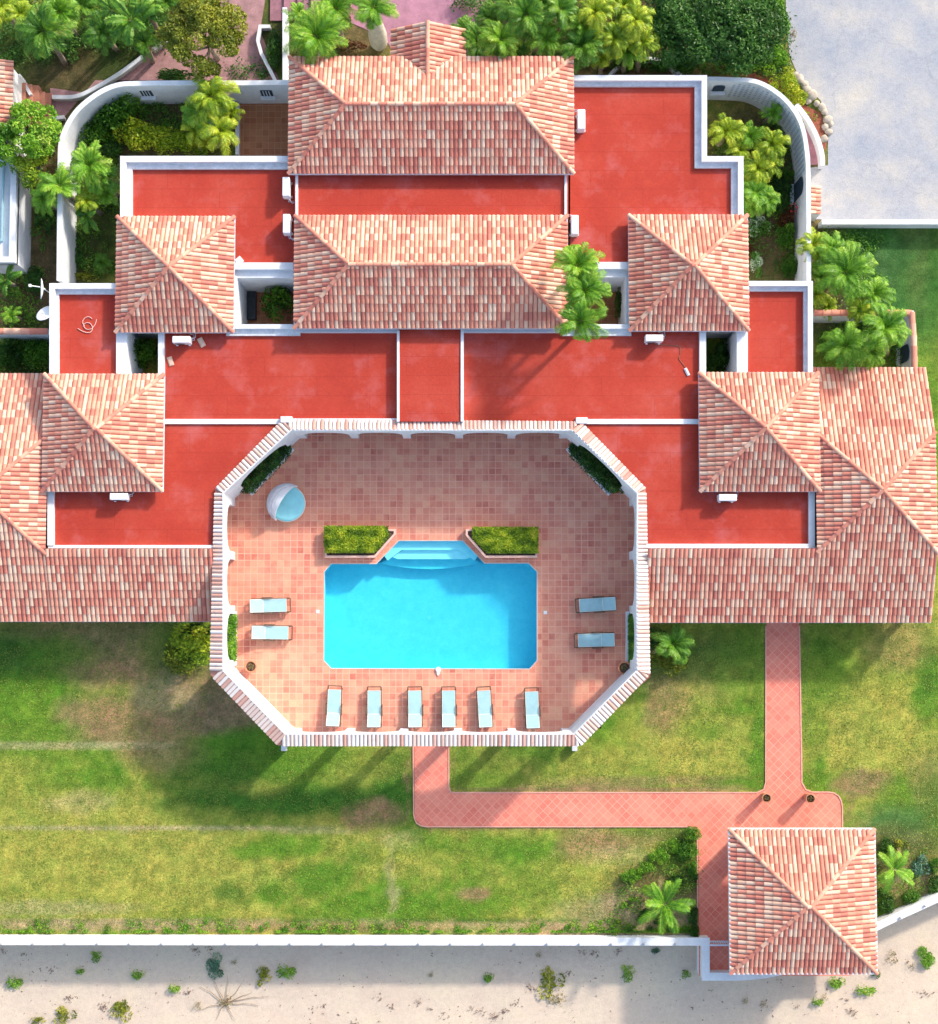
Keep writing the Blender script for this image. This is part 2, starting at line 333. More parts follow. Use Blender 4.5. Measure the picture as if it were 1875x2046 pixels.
def inst(proto, used, loc, rz=0, sc=1, label=None, group=None):
    o = proto if not used else copy_tree(proto)
    o.location = loc; o.rotation_euler = (0, 0, rz); o.scale = (sc, sc, sc) if not isinstance(sc, tuple) else sc
    if label: o['label'] = label
    if group: o['group'] = group
    return o
def q2(p): return (p[0], p[1])
def WP(pts, z): return [q2(W(a, b, z)) for a, b in pts]
def rect(x0, y0, x1, y1, z):               # world box limits from a pixel rectangle at height z
    ym = (y0+y1)/2; xm = (x0+x1)/2
    return W(x0, ym, z).x, W(x1, ym, z).x, W(xm, y1, z).y, W(xm, y0, z).y
def holed(outer, hole, z, name, mat, kind='structure'):
    o3 = [Vector((p[0], p[1], z)) for p in outer]; h3 = [Vector((p[0], p[1], z)) for p in hole]
    allp = o3+h3; tris = geometry.tessellate_polygon([o3, h3]); m = MB()
    for t in tris: m.face([allp[i] for i in t])
    ob = m.build(name, mat)
    me = ob.data
    for p in me.polygons:
        if p.normal.z < 0: p.flip()
    return tag(ob, kind=kind)
def sheet(name, pts, z, mat, kind='structure'):
    m = MB(); v3 = [Vector((p[0], p[1], z)) for p in pts]
    for t in geometry.tessellate_polygon([v3]): m.face([v3[i] for i in t])
    ob = m.build(name, mat, fix=False)
    for p in ob.data.polygons:
        if p.normal.z < 0: p.flip()
    return tag(ob, kind=kind)
def smoothpx(pts, n=6):                    # Catmull-Rom through pixel points
    P = [Vector(p) for p in pts]; out = []
    for i in range(len(P)-1):
        a = P[max(i-1, 0)]; b = P[i]; c = P[i+1]; d = P[min(i+2, len(P)-1)]
        for k in range(n):
            t = k/n; out.append(0.5*((2*b)+(c-a)*t+(2*a-5*b+4*c-d)*t*t+(3*b-a-3*c+d)*t**3))
    out.append(P[-1]); return out

# ---------------------------------------------------------------- clay tile roofs
def clip(poly, cl):                         # poly: list of (u,v,h); cl: ccw convex list of (u,v)
    for i in range(len(cl)):
        ax, ay = cl[i]; bx, by = cl[(i+1) % len(cl)]; nx, ny = -(by-ay), bx-ax; out = []
        if not poly: return poly
        ds = [(p[0]-ax)*nx+(p[1]-ay)*ny for p in poly]
        for k in range(len(poly)):
            a, b = poly[k-1], poly[k]; da, db = ds[k-1], ds[k]
            if (da >= 0) != (db >= 0):
                t = da/(da-db); out.append(tuple(a[q]+(b[q]-a[q])*t for q in range(3)))
            if db >= 0: out.append(b)
        poly = out
    return poly
TP, TR = 0.229, 0.45
PROF = [(0.0, 0.0), (0.05, 0.026), (0.22, 0.050), (0.42, 0.058), (0.62, 0.050), (0.80, 0.026), (0.86, 0.0), (0.93, -0.008), (1.0, 0.0)]
def tile_face(mb, pts, rng, pitch=TP, row=TR, shift=0.5, hs=1.0):
    """pts: 3D polygon, first edge is the eave (left to right seen from outside below)"""
    p = [Vector(q) for q in pts]; N = Vector((0, 0, 0))
    for i in range(len(p)): N += (p[i]-p[0]).cross(p[(i+1) % len(p)]-p[0])
    N.normalize()
    if N.z < 0: N = -N; p = [p[1], p[0]]+p[:1:-1]
    U = (p[1]-p[0]).normalized(); V = N.cross(U)
    cl = [((q-p[0]).dot(U), (q-p[0]).dot(V)) for q in p]
    ar = sum(cl[i][0]*cl[(i+1) % len(cl)][1]-cl[(i+1) % len(cl)][0]*cl[i][1] for i in range(len(cl)))
    if ar < 0: cl = cl[::-1]
    u0, u1 = min(c[0] for c in cl), max(c[0] for c in cl); v1 = max(c[1] for c in cl)
    O = p[0]; row = min(row, v1)
    mb.face([O+U*c[0]+V*c[1]-N*0.03 for c in cl], 0.1)
    def inside(u, v):
        for i in range(len(cl)):
            ax, ay = cl[i]; bx, by = cl[(i+1) % len(cl)]
            if (u-ax)*(-(by-ay))+(v-ay)*(bx-ax) < 0: return False
        return True
    nr = int(math.ceil(v1/row)); ni = int(math.ceil((u1-u0)/pitch))
    for r in range(nr):
        for i in range(ni):
            ua = u0+i*pitch; va = r*row-0.035; vb = (r+1)*row
            mid = inside(ua+pitch/2, (va+vb)/2); corners = [inside(ua, va), inside(ua+pitch, va), inside(ua, vb), inside(ua+pitch, vb)]
            if not mid and not any(corners):
                continue
            full = all(corners) and True
            alt = (i+r) % 2 if shift else 0
            x = rng.random()
            tc = (0.62+0.38*x) if (rng.random() < (0.72 if alt else 0.3)) else (0.22+0.36*x)
            tp = 0.10+0.33*rng.random(); jit = (rng.random()-0.5)*0.03; slip = 0.03 if rng.random() < 0.02 else 0; skew = (rng.random()-0.5)*0.012; tc = min(1, max(0.04, tc+0.1*(noise.noise(O*0.3+U*(ua*0.7)+V*(va*0.7)))))
            for k in range(8):
                a, b = PROF[k], PROF[k+1]; cover = k < 6; t = tc if cover else tp
                lo = 0.038 if cover else 0.018
                ha, hb = a[1]*hs+lo, b[1]*hs+lo; ga, gb = a[1]*hs, b[1]*hs
                qd = [(ua+a[0]*pitch+skew, va+jit-slip, ha), (ua+b[0]*pitch+skew, va+jit-slip, hb), (ua+b[0]*pitch, vb, gb), (ua+a[0]*pitch, vb, ga)]
                if not (full and va > 0): qd = clip(qd, cl) if va > 0 else clip(qd, cl)
                if len(qd) < 3: continue
                mb.face([O+U*q[0]+V*q[1]+N*q[2] for q in qd], t)
                if cover and full:             # butt end of the cover tile
                    q0, q1 = qd[0], qd[1]
                    mb.face([O+U*q0[0]+V*q0[1]+N*0.0, O+U*q1[0]+V*q1[1]+N*0.0, O+U*q1[0]+V*q1[1]+N*q1[2], O+U*q0[0]+V*q0[1]+N*q0[2]], max(0, t-0.2))
def ridge_line(mb, a, b, rng, r=0.105, L=0.42, lift=0.05):
    a = Vector(a); b = Vector(b); d = (b-a); n = max(1, int(d.length/L)); d.normalize(); L = (b-a).length/n
    s = d.cross(Vector((0, 0, 1))).normalized(); up = s.cross(d)
    for i in range(n):
        t = 0.28+0.3*rng.random() if rng.random() < 0.7 else 0.62+0.3*rng.random()
        p0 = a+d*(L*i-0.03); p1 = a+d*(L*(i+1)); R = []
        for p, rr, l in ((p0, r*1.06, lift+0.02), (p1, r*0.94, lift)):
            R.append([p+s*math.cos(math.pi*k/6)*rr+up*(math.sin(math.pi*k/6)*rr*0.8+l-0.04) for k in range(7)])
        mb.rings(R, False, True, t)
def fascia(pts, z, parent, width=0.07, h=0.18, closed=True, mat='gutter', drop=0.02):
    m = MB(); m.path(pts, width, z-h-drop, z-drop, closed); return m.build('gutter', mat, parent)
def hip_roof(parent, x0, x1, y0, y1, ze, slope, seed, name='tiled_roof', gut=True):
    rng = random.Random(seed); hw = (x1-x0)/2; hd = (y1-y0)/2; k = min(hw, hd); zr = ze+k*slope
    cx, cy = (x0+x1)/2, (y0+y1)/2
    A, B = (Vector((x0+hd, cy, zr)), Vector((x1-hd, cy, zr))) if hw > hd+0.05 else (Vector((cx, cy, zr)),)*2
    SW, SE, NE, NW = (Vector((x0, y0, ze)), Vector((x1, y0, ze)), Vector((x1, y1, ze)), Vector((x0, y1, ze)))
    m = MB()
    two = (A-B).length > 0.1
    tile_face(m, [SW, SE, B, A] if two else [SW, SE, A], rng)
    tile_face(m, [SE, NE, B], rng)
    tile_face(m, [NE, NW, A, B] if two else [NE, NW, A], rng)
    tile_face(m, [NW, SW, A], rng)
    ro = m.build(name, 'tile', parent, fix=False)
    rm = MB()
    for c, a in ((SW, A), (NW, A), (SE, B), (NE, B)): ridge_line(rm, c, a, rng)
    if two: ridge_line(rm, A, B, rng)
    rm.build('ridge_tiles', 'tile', ro, smooth=False)
    if gut: fascia([(x0, y0), (x1, y0), (x1, y1), (x0, y1)], ze, ro)
    return ro, A, B

# ================================================================= THE SETTING
F = 3.5
# pool outline (pixels at the water rim)
POOL = [(662, 1126), (752, 1126), (797, 1080), (925, 1080), (969, 1125), (1057, 1125), (1074, 1142), (1074, 1320), (1059, 1337), (662, 1336), (647, 1320), (648, 1142)]
poolw = WP(POOL, 0.06)
# beach wall line
BW = [(-900, 1880), (1411, 1882), (1411, 1952), (1475, 1952)] + [tuple(p) for p in smoothpx([(1475, 1952), (1530, 1947), (1600, 1930), (1680, 1895), (1750, 1853), (1875, 1795)], 3)][1:] + [(2700, 1420)]
bww = WP(BW, 0.8)
outer = [(-200, bww[0][1])] + bww[1:-1] + [(200, bww[-1][1]), (200, 220), (-200, 220)]
px0, px1, py0, py1 = rect(440, 850, 1280, 1470, 0)
holed(outer, [(px0, py0), (px1, py0), (px1, py1), (px0, py1)], -0.05, 'ground', 'ground')
# patio: clay tiles with the pool cut out
OCT_G = [(560, 800), (1165, 800), (1300, 965), (1300, 1352), (1160, 1478), (560, 1478), (425, 1352), (425, 965)]
holed(WP(OCT_G, 0.06), poolw, 0.06, 'patio', 'patio')
# beach: rumpled sand below the retaining wall
m = MB(); xs0, xs1, ys0, ys1 = -34, 36, -36, W(900, 1600, 0).y
st = 0.3; nx = int((xs1-xs0)/st); ny = int((ys1-ys0)/st)
vv = []
for j in range(ny+1):
    for i in range(nx+1):
        x = xs0+i*st; y = ys0+j*st
        vv.append((x, y, -1.18+0.05*noise.noise(Vector((x*0.5, y*0.5, 0)))+0.025*noise.noise(Vector((x*1.9, y*1.9, 3)))))
m.v = vv
for j in range(ny):
    for i in range(nx):
        a = j*(nx+1)+i; m.f.append((a, a+1, a+nx+2, a+nx+1)); m.t.append(0.5)
tag(m.build('beach', 'sand', fix=False, smooth=True), kind='structure')
m = MB(); m.face([(-260, -260, -1.32), (260, -260, -1.32), (260, 260, -1.32), (-260, 260, -1.32)])
tag(m.build('sand', 'sand', fix=False), kind='structure')

# lawn and garden beds: one sheet whose colour is the state of the turf (green, thirsty, bare), with arcade and eave shadows painted in
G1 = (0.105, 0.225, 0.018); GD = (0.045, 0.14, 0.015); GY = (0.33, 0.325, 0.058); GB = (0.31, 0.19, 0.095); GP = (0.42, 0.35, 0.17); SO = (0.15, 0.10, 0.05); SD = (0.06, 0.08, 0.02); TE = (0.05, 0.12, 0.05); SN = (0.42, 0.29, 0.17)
BL = [ # px, py, rx, ry, colour, strength
 (200,1290,260,60,GB,0.75),(20,1330,110,70,GD,0.9),(40,1400,140,50,G1,0.9),(330,1300,90,55,GB,0.7),(230,1350,90,30,GB,0.6),(120,1300,70,30,G1,0.6),  # dark green blob at the left edge paints in the wing eave's shadow
 (420,1290,130,75,G1,0.8),(170,1430,60,40,GB,0.6),(260,1450,120,50,GB,0.8),(400,1400,110,60,GB,0.85),(450,1430,70,40,GB,0.8),(330,1390,60,30,GP,0.5),(60,1470,90,30,G1,0.8),
 (480,1500,110,35,G1,0.85),(330,1510,80,35,GB,0.55),(80,1510,80,20,G1,0.7),(200,1520,40,30,G1,0.6),(40,1560,70,40,GY,0.7),(130,1560,70,30,G1,0.6),(210,1570,50,20,G1,0.8),
 (130,1610,180,30,GY,0.8),(160,1605,60,22,GP,0.45),(560,1530,150,60,G1,0.75),(430,1560,120,35,GD,0.65),(560,1600,160,28,GD,0.95),(400,1600,60,18,GD,0.6),(330,1615,28,22,GD,0.8),(720,1600,90,28,GD,0.85),(790,1560,35,60,GD,0.75),(640,1520,120,20,G1,0.6),(720,1540,60,25,GY,0.45),(520,1575,50,15,GY,0.5),  # the dark green band is the arcade beam's cast shadow, painted into the turf
 (745,1628,55,26,GB,0.95),(300,1655,300,5,GP,0.85),(620,1660,90,5,GP,0.5),(300,1846,900,8,SN,0.55),(300,1837,900,2.6,GD,0.7),(1000,1838,230,2.6,GD,0.7),(1090,1868,190,4,SN,0.5),(860,1655,5,12,GB,0.6),(1020,1656,170,3.5,GB,0.6),(816,1560,4,90,GB,0.6),(909,1540,4,40,GB,0.5),(1611,1450,5,30,SN,0.7),(1607,1330,5,90,GB,0.5),(1210,1580,300,4,GB,0.8),(1640,1480,16,22,GD,0.6),(1450,1560,40,10,GD,0.6),(1695,1610,5,40,GB,0.5),(60,1490,180,7,GP,0.7),(240,1490,110,7,GP,0.6),
 (200,1720,330,90,GY,0.95),(330,1740,150,70,GY,0.7),(80,1680,160,40,GY,0.6),(100,1815,160,14,GP,0.5),(520,1700,60,16,G1,0.85),(560,1690,60,22,G1,0.8),(455,1782,28,18,GD,0.75),(540,1785,30,20,G1,0.9),(620,1755,50,22,GD,0.5),(640,1760,60,25,G1,0.85),(690,1820,70,30,G1,0.7),(660,1850,60,20,G1,0.6),
 (800,1680,40,18,GP,0.35),(780,1740,9,60,GP,0.45),(786,1800,8,30,GP,0.55),(900,1700,160,25,G1,0.5),(1010,1688,40,15,G1,0.8),(1080,1705,60,16,G1,0.7),(850,1720,60,20,GY,0.5),(1000,1760,100,40,G1,0.4),(930,1810,70,18,G1,0.8),(945,1787,30,12,GB,0.8),(960,1782,14,12,GB,0.7),(1180,1690,60,30,GB,0.7),(1230,1710,60,25,GP,0.4),(1240,1680,80,15,GB,0.5),(1330,1668,50,14,GB,0.6),(1120,1760,90,45,GY,0.35),(1300,1660,60,14,G1,0.5),(1200,1740,100,30,GY,0.35),
 (1330,1790,110,60,SO,0.85),(1290,1830,150,45,SN,0.7),(1240,1870,200,20,SN,0.5),(1370,1700,40,55,GD,0.55),(1150,1860,120,22,SN,0.5),(1000,1855,200,12,SN,0.5),(600,1855,250,10,GB,0.6),(200,1850,300,12,SN,0.65),
 (1030,1520,200,45,GY,0.35),(960,1560,70,25,G1,0.7),(1000,1510,90,22,GD,0.4),(1130,1500,90,18,G1,0.7),(1230,1460,50,40,G1,0.8),(1330,1470,90,60,GY,0.55),(1450,1500,80,60,GY,0.6),(1200,1530,80,40,GY,0.7),(1300,1560,190,8,GB,0.55),(1180,1577,140,10,GB,0.8),(1480,1570,70,12,G1,0.85),(1515,1480,16,90,G1,0.95),(1420,1577,60,8,GB,0.6),(1330,1400,45,60,GB,0.7),(1420,1330,70,60,GB,0.4),(1480,1330,60,70,G1,0.7),(1410,1460,40,20,G1,0.6),(1385,1400,40,40,GY,0.3),(1350,1310,90,40,GD,0.5),
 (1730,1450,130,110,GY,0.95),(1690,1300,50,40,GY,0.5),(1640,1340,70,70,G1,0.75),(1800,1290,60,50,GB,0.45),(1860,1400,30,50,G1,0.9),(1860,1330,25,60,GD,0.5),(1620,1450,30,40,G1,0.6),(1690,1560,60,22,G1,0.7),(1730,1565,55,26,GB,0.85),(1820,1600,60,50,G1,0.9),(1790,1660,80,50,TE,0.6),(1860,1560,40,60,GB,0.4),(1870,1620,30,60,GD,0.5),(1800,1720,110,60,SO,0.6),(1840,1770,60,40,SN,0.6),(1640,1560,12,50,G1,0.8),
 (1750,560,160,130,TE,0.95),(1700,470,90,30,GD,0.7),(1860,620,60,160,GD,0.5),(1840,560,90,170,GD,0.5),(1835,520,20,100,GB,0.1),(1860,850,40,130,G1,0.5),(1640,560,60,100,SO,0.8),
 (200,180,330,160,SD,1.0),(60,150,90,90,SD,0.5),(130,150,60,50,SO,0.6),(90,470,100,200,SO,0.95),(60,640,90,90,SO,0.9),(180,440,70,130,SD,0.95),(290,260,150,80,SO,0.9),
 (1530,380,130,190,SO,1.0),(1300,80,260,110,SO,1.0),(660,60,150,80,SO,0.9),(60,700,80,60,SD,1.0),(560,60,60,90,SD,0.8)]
BL = [b for b in BL if b[3] > 12]+[b for b in BL if b[3] <= 12]
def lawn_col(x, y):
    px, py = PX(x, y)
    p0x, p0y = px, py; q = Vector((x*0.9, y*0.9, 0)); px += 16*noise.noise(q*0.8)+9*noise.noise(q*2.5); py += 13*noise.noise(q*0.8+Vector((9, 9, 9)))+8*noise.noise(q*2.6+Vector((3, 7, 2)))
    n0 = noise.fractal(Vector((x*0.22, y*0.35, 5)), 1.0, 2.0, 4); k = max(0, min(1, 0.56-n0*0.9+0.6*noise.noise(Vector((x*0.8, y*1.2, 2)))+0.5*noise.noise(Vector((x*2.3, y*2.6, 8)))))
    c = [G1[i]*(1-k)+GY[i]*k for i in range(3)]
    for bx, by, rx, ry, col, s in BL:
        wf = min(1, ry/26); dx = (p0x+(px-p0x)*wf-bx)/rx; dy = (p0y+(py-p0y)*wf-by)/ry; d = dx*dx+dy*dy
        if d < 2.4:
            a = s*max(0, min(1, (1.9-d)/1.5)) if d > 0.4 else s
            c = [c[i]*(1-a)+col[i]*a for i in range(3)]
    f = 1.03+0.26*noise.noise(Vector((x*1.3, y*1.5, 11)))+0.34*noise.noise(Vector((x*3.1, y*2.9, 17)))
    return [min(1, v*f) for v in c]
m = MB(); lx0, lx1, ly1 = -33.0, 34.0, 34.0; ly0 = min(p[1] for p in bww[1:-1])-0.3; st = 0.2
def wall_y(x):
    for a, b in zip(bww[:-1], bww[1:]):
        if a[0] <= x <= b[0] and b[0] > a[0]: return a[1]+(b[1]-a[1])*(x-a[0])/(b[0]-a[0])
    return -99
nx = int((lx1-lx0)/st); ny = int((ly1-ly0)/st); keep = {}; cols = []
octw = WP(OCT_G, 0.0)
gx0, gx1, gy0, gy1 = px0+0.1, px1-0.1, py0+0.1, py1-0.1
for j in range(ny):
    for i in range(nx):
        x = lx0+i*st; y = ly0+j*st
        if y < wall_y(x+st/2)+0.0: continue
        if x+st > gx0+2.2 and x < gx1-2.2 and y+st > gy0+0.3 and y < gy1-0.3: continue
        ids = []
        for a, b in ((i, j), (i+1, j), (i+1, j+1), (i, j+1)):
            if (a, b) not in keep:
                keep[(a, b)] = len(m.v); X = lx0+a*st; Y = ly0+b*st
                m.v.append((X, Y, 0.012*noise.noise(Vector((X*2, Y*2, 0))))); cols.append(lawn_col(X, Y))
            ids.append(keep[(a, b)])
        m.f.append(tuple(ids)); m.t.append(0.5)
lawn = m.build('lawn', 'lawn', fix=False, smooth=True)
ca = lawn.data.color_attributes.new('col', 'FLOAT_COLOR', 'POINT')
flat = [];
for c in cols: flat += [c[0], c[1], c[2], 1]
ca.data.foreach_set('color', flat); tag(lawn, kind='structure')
print('lawn', len(m.v))

# garden path to the beach pavilion, salmon tiles
P1 = [(828, 1470), (896, 1470), (896, 1575)] + [(899, 1582), (906, 1585)] + [(1515, 1585)] + [(1528, 1580), (1533, 1565)] + [(1532, 1240), (1597, 1240), (1602, 1565), (1610, 1580), (1622, 1585), (1655, 1585), (1667, 1587), (1675, 1593), (1680, 1602), (1681, 1614), (1682, 1670), (1700, 1700), (1700, 1950), (1418, 1950), (1397, 1950), (1397, 1890), (1396, 1672), (1389, 1657), (1375, 1650), (852, 1650), (842, 1648), (834, 1642), (830, 1635), (829, 1626)]
sheet('path', WP(P1, 0.03), 0.03, 'path')
# thin raised edging of the path
m = MB()
e1 = WP([(826, 1490), (827, 1627), (829, 1637), (833, 1645), (841, 1650), (852, 1652), (1373, 1652), (1387, 1658), (1394, 1672), (1395, 1878)], 0.05); m.path(e1, 0.07, -0.02, 0.055)
e2 = WP([(897, 1490), (897, 1574), (901, 1583), (908, 1584), (1513, 1584), (1527, 1578), (1531, 1564), (1531, 1250)], 0.05); m.path(e2, 0.07, -0.02, 0.055)
e3 = WP([(1598, 1250), (1603, 1564), (1611, 1578), (1623, 1583), (1655, 1583), (1668, 1585), (1677, 1591), (1682, 1601), (1684, 1614), (1684, 1660)], 0.05); m.path(e3, 0.07, -0.02, 0.055)
tag(m.build('path_edging', plain('salmon_edging', (0.75, 0.36, 0.28), 0.85, 0.15, 4, 20, 0.2)), kind='structure')
# driveway, top paving, the sloping path to the neighbour
sheet('driveway', WP([(1560, -300), (1572, 40), (1578, 110), (1600, 160), (1640, 200), (1655, 240), (1655, 330), (1618, 335), (1618, 438), (2700, 438), (2700, -300)], 0.02), 0.02, 'drive')
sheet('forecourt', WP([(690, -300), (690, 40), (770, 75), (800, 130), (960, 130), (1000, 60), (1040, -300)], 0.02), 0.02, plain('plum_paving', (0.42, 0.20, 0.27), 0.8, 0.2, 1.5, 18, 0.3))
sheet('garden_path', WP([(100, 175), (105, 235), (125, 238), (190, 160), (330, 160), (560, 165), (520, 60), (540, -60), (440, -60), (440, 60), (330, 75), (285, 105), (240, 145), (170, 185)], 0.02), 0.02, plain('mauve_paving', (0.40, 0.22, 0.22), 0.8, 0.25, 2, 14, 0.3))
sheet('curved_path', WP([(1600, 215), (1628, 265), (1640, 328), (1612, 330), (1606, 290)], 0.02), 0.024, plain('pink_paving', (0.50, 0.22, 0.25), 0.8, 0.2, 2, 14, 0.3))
sheet('mulch_bed', WP([(1490, 140), (1560, 165), (1610, 210), (1640, 225), (1656, 262), (1650, 300), (1620, 250), (1580, 190), (1480, 150)], 0.03), 0.03, 'redsoil')
sheet('courtyard_floor', WP([(470, 195), (580, 195), (580, 320), (470, 320)], 0.02), 0.022, 'court')
sheet('well_floor', WP([(466, 545), (600, 545), (600, 660), (466, 660)], 0.02), 0.022, 'court')
sheet('well_paving', WP([(1120, 545), (1260, 545), (1260, 660), (1120, 660)], 0.02), 0.022, 'court')

# ================================================================= SWIMMING POOL
pool = empty('swimming_pool', (*q2(W(860, 1230, 0)), 0), 0, 'turquoise swimming pool with chamfered corners and steps, sunk in the clay tile patio', 'swimming pool')
def pbuild(mb, name, mat, parent, **k):
    o = mb.build(name, mat, None, **k); o.parent = parent
    o.matrix_parent_inverse = parent.matrix_world.inverted() if parent.parent is None else o.matrix_parent_inverse
    return o
bpy.context.view_layer.update()
ZB, ZW = -1.12, -0.07
m = MB()
n = len(poolw)
for i in range(n):
    a, b = poolw[i], poolw[(i+1) % n]; m.face([(*a, 0.06), (*b, 0.06), (*b, ZB), (*a, ZB)])
fl = [Vector((*p, ZB)) for p in poolw]
for t in geometry.tessellate_polygon([fl]): m.face([fl[i] for i in t])
pbuild(m, 'basin', 'pool', pool, fix=False)
m = MB(); wl = [Vector((*p, ZW)) for p in poolw]
for t in geometry.tessellate_polygon([wl]): m.face([wl[i] for i in t])
wt = pbuild(m, 'water', 'water', pool, fix=False)
for p in wt.data.polygons:
    if p.normal.z < 0: p.flip()
m = MB(); m.path(WP([(768,1111),(799,1088),(923,1088),(955,1111)],0.0), 0.56, ZB+0.02, -0.20); pbuild(m, 'step', 'poolstep', pool)
m = MB(); m.prism(WP([(784,1113),(806,1098),(918,1098),(942,1113),(930,1117),(795,1117)],-0.3), ZB+0.02, -0.36); pbuild(m, 'step', 'poolstep', pool)
arc = [(758+202*k/12, 1126+11*math.sin(math.pi*k/12)) for k in range(13)]
m = MB(); m.prism(WP([(945,1113),(780,1113)]+arc, -0.5), ZB+0.02, -0.68); pbuild(m, 'step', 'pool', pool)
m = MB(); m.path(poolw, 0.05, 0.055, 0.075, closed=True); pbuild(m, 'coping_edge', plain('pale_pool_edge', (0.70, 0.50, 0.42), 0.7, 0.1, 4, 20, 0.1), pool)
m = MB(); c = W(857, 1235, ZB); m.lathe([(0.11, 0.0), (0.11, 0.02), (0.02, 0.022)], (c.x, c.y, ZB), 16); pbuild(m, 'drain', plain('pool_drain', (0.30, 0.72, 0.82), 0.6, 0.05, 3, 20, 0), pool)
# white skimmer lid float at the pool edge
m = MB(); m.lathe([(0.001, 0), (0.13, 0.0), (0.15, 0.05), (0.12, 0.10), (0.001, 0.12)], n=18)
m.prism([(-0.12, 0.0), (0.12, 0.0), (0.04, -0.30), (-0.04, -0.30)], 0.0, 0.07)
tag(m.build('skimmer', 'poolwhite', loc=None), 'small white plastic pool float lying on the south rim of the pool', 'pool float').location = W(876, 1338, 0.065)
for (px, py, lb) in ((635, 1222, 'small white square lid in the patio beside the pool\'s left edge'), (1090, 1224, 'small white square lid in the patio beside the pool\'s right edge')):
    m = MB(); m.box(-0.09, 0.09, -0.09, 0.09, 0, 0.02); tag(m.build('drain_cover', 'poolwhite'), lb, 'drain cover', 'white lids beside the pool').location = W(px, py, 0.062)

# ================================================================= VILLA
villa = empty('villa', (0, 0, 0), 0, 'large white villa with red flat roofs and clay tiled hip roofs around the pool patio', 'villa')
def vwall(rects, ztop=F-0.2, name='wall'):
    for r in rects:
        m = MB(); x0, x1, y0, y1 = rect(*r[:4], ztop); m.box(x0, x1, y0, y1, -0.1, r[4] if len(r) > 4 else ztop); m.build(name, 'white', villa)
vwall([(242, 318, 580, 528), (590, 124, 1134, 336, 4.1), (600, 442, 1124, 644, 4.1), (590, 336, 1134, 442), (1146, 156, 1398, 526), (1399, 326, 1480, 470), (242, 440, 458, 652, 3.85), (1267, 438, 1486, 652, 3.85),
       (330, 676, 1396, 788), (104, 572, 252, 742), (1476, 567, 1620, 742), (96, 757, 316, 971, 3.9), (1408, 756, 1628, 971, 3.9),
       (104, 972, 395, 1092), (1330, 972, 1622, 1092)])
m = MB(); x0, x1, y0, y1 = rect(-300, 1093, 395, 1195, 2.4); m.box(x0, x1, y0, y1, -0.1, 2.6); m.build('wall', 'white', villa)
m = MB(); x0, x1, y0, y1 = rect(1330, 1093, 1840, 1195, 2.4); m.box(x0, x1, y0, y1, -0.1, 2.6); m.build('wall', 'white', villa)
m = MB(); x0, x1, y0, y1 = rect(1655, 790, 1840, 1092, 2.4); m.box(x0, x1, y0, y1, -0.1, 2.5); m.build('wall', 'white', villa)
m = MB(); x0, x1, y0, y1 = rect(-300, 800, 80, 1092, 2.4); m.box(x0, x1, y0, y1, -0.1, 2.5); m.build('wall', 'white', villa)
# flat roofs
def deck(pts, z, th=0.25):
    m = MB(); m.prism(WP(pts, z), z-th, z); return m.build('flat_roof', 'redroof', villa)
deck([(1140, 160), (1402, 160), (1402, 322), (1476, 322), (1476, 440), (1262, 440), (1262, 530), (1140, 530)], F)
deck([(250, 328), (590, 328), (590, 530), (250, 530)], F)
deck([(588, 335), (1136, 335), (1136, 450), (588, 450)], F+0.4)
deck([(322, 655), (796, 655), (796, 843), (566, 843), (566, 838), (322, 838)], F)
deck([(924, 655), (1402, 655), (1402, 840), (1160, 840), (1160, 846), (924, 846)], F)
deck([(796.5, 650), (923.5, 650), (923.5, 842), (796.5, 842)], F+0.38)
deck([(312, 838.5), (566, 838.5), (566, 845), (432, 975), (427, 1092), (104, 1092), (104, 975), (312, 975)], F)
deck([(1160, 840.5), (1402, 840.5), (1402, 975), (1620, 975), (1620, 1090), (1291, 1090), (1291, 975), (1160, 848)], F)
deck([(106, 575), (240, 575), (240, 750), (106, 750)], F)
deck([(1488, 568), (1618, 568), (1618, 750), (1488, 750)], F)
# parapets: tall outer cap plus lower inner ledge
def para(pts, wpx, z1, z0=F-0.3, mat='white', name='parapet'):
    m = MB(); m.path(WP(pts, z1), wpx*S(z1), z0, z1); return m.build(name, mat, villa)
para([(1147, 155), (1408, 155), (1408, 317), (1481, 317), (1481, 431)], 11, F+0.42)
para([(1147, 166), (1395, 166), (1395, 329), (1468, 329), (1468, 431)], 12.5, F+0.16, mat='white_worn')
para([(246, 432), (246, 317), (577, 317)], 12, F+0.42)
para([(258, 432), (258, 331), (577, 331)], 13, F+0.16, mat='white_worn')
para([(104, 747), (104, 571), (232, 571)], 11, F+0.42)
para([(113, 747), (113, 583), (232, 583)], 9, F+0.16, mat='white_worn')
para([(1497, 566), (1620, 566), (1620, 747)], 10, F+0.42)
para([(1497, 577), (1611, 577), (1611, 747)], 9, F+0.16, mat='white_worn')
for pts, wd in (([(470, 531), (586, 531)], 14), ([(1190, 530), (1258, 530)], 14)): para(pts, wd, F+0.30)
for pts, wd in (([(470, 547), (586, 547)], 16), ([(1190, 546), (1258, 546)], 16)): para(pts, wd, F+0.05, 0)
for pts, wd in (([(456, 652), (586, 652)], 9), ([(1118, 652), (1260, 652)], 9)): para(pts, wd, F+0.34, 0)
for pts, wd in (([(452, 664), (600, 664)], 13), ([(1124, 664), (1262, 664)], 13)): para(pts, wd, F+0.14, F-0.3, 'white_worn')
for pts, wd in (([(470, 551), (470, 650)], 7), ([(1254, 551), (1254, 650)], 7)): para(pts, wd, F+0.2, 0)
for pts, wd in (([(243, 660), (243, 748)], 22), ([(1484, 660), (1484, 748)], 22)): para(pts, wd, F+0.25, 0)
for pts, wd in (([(322, 662), (322, 748)], 12), ([(1405, 662), (1405, 748)], 13)): para(pts, wd, F+0.25, 0)
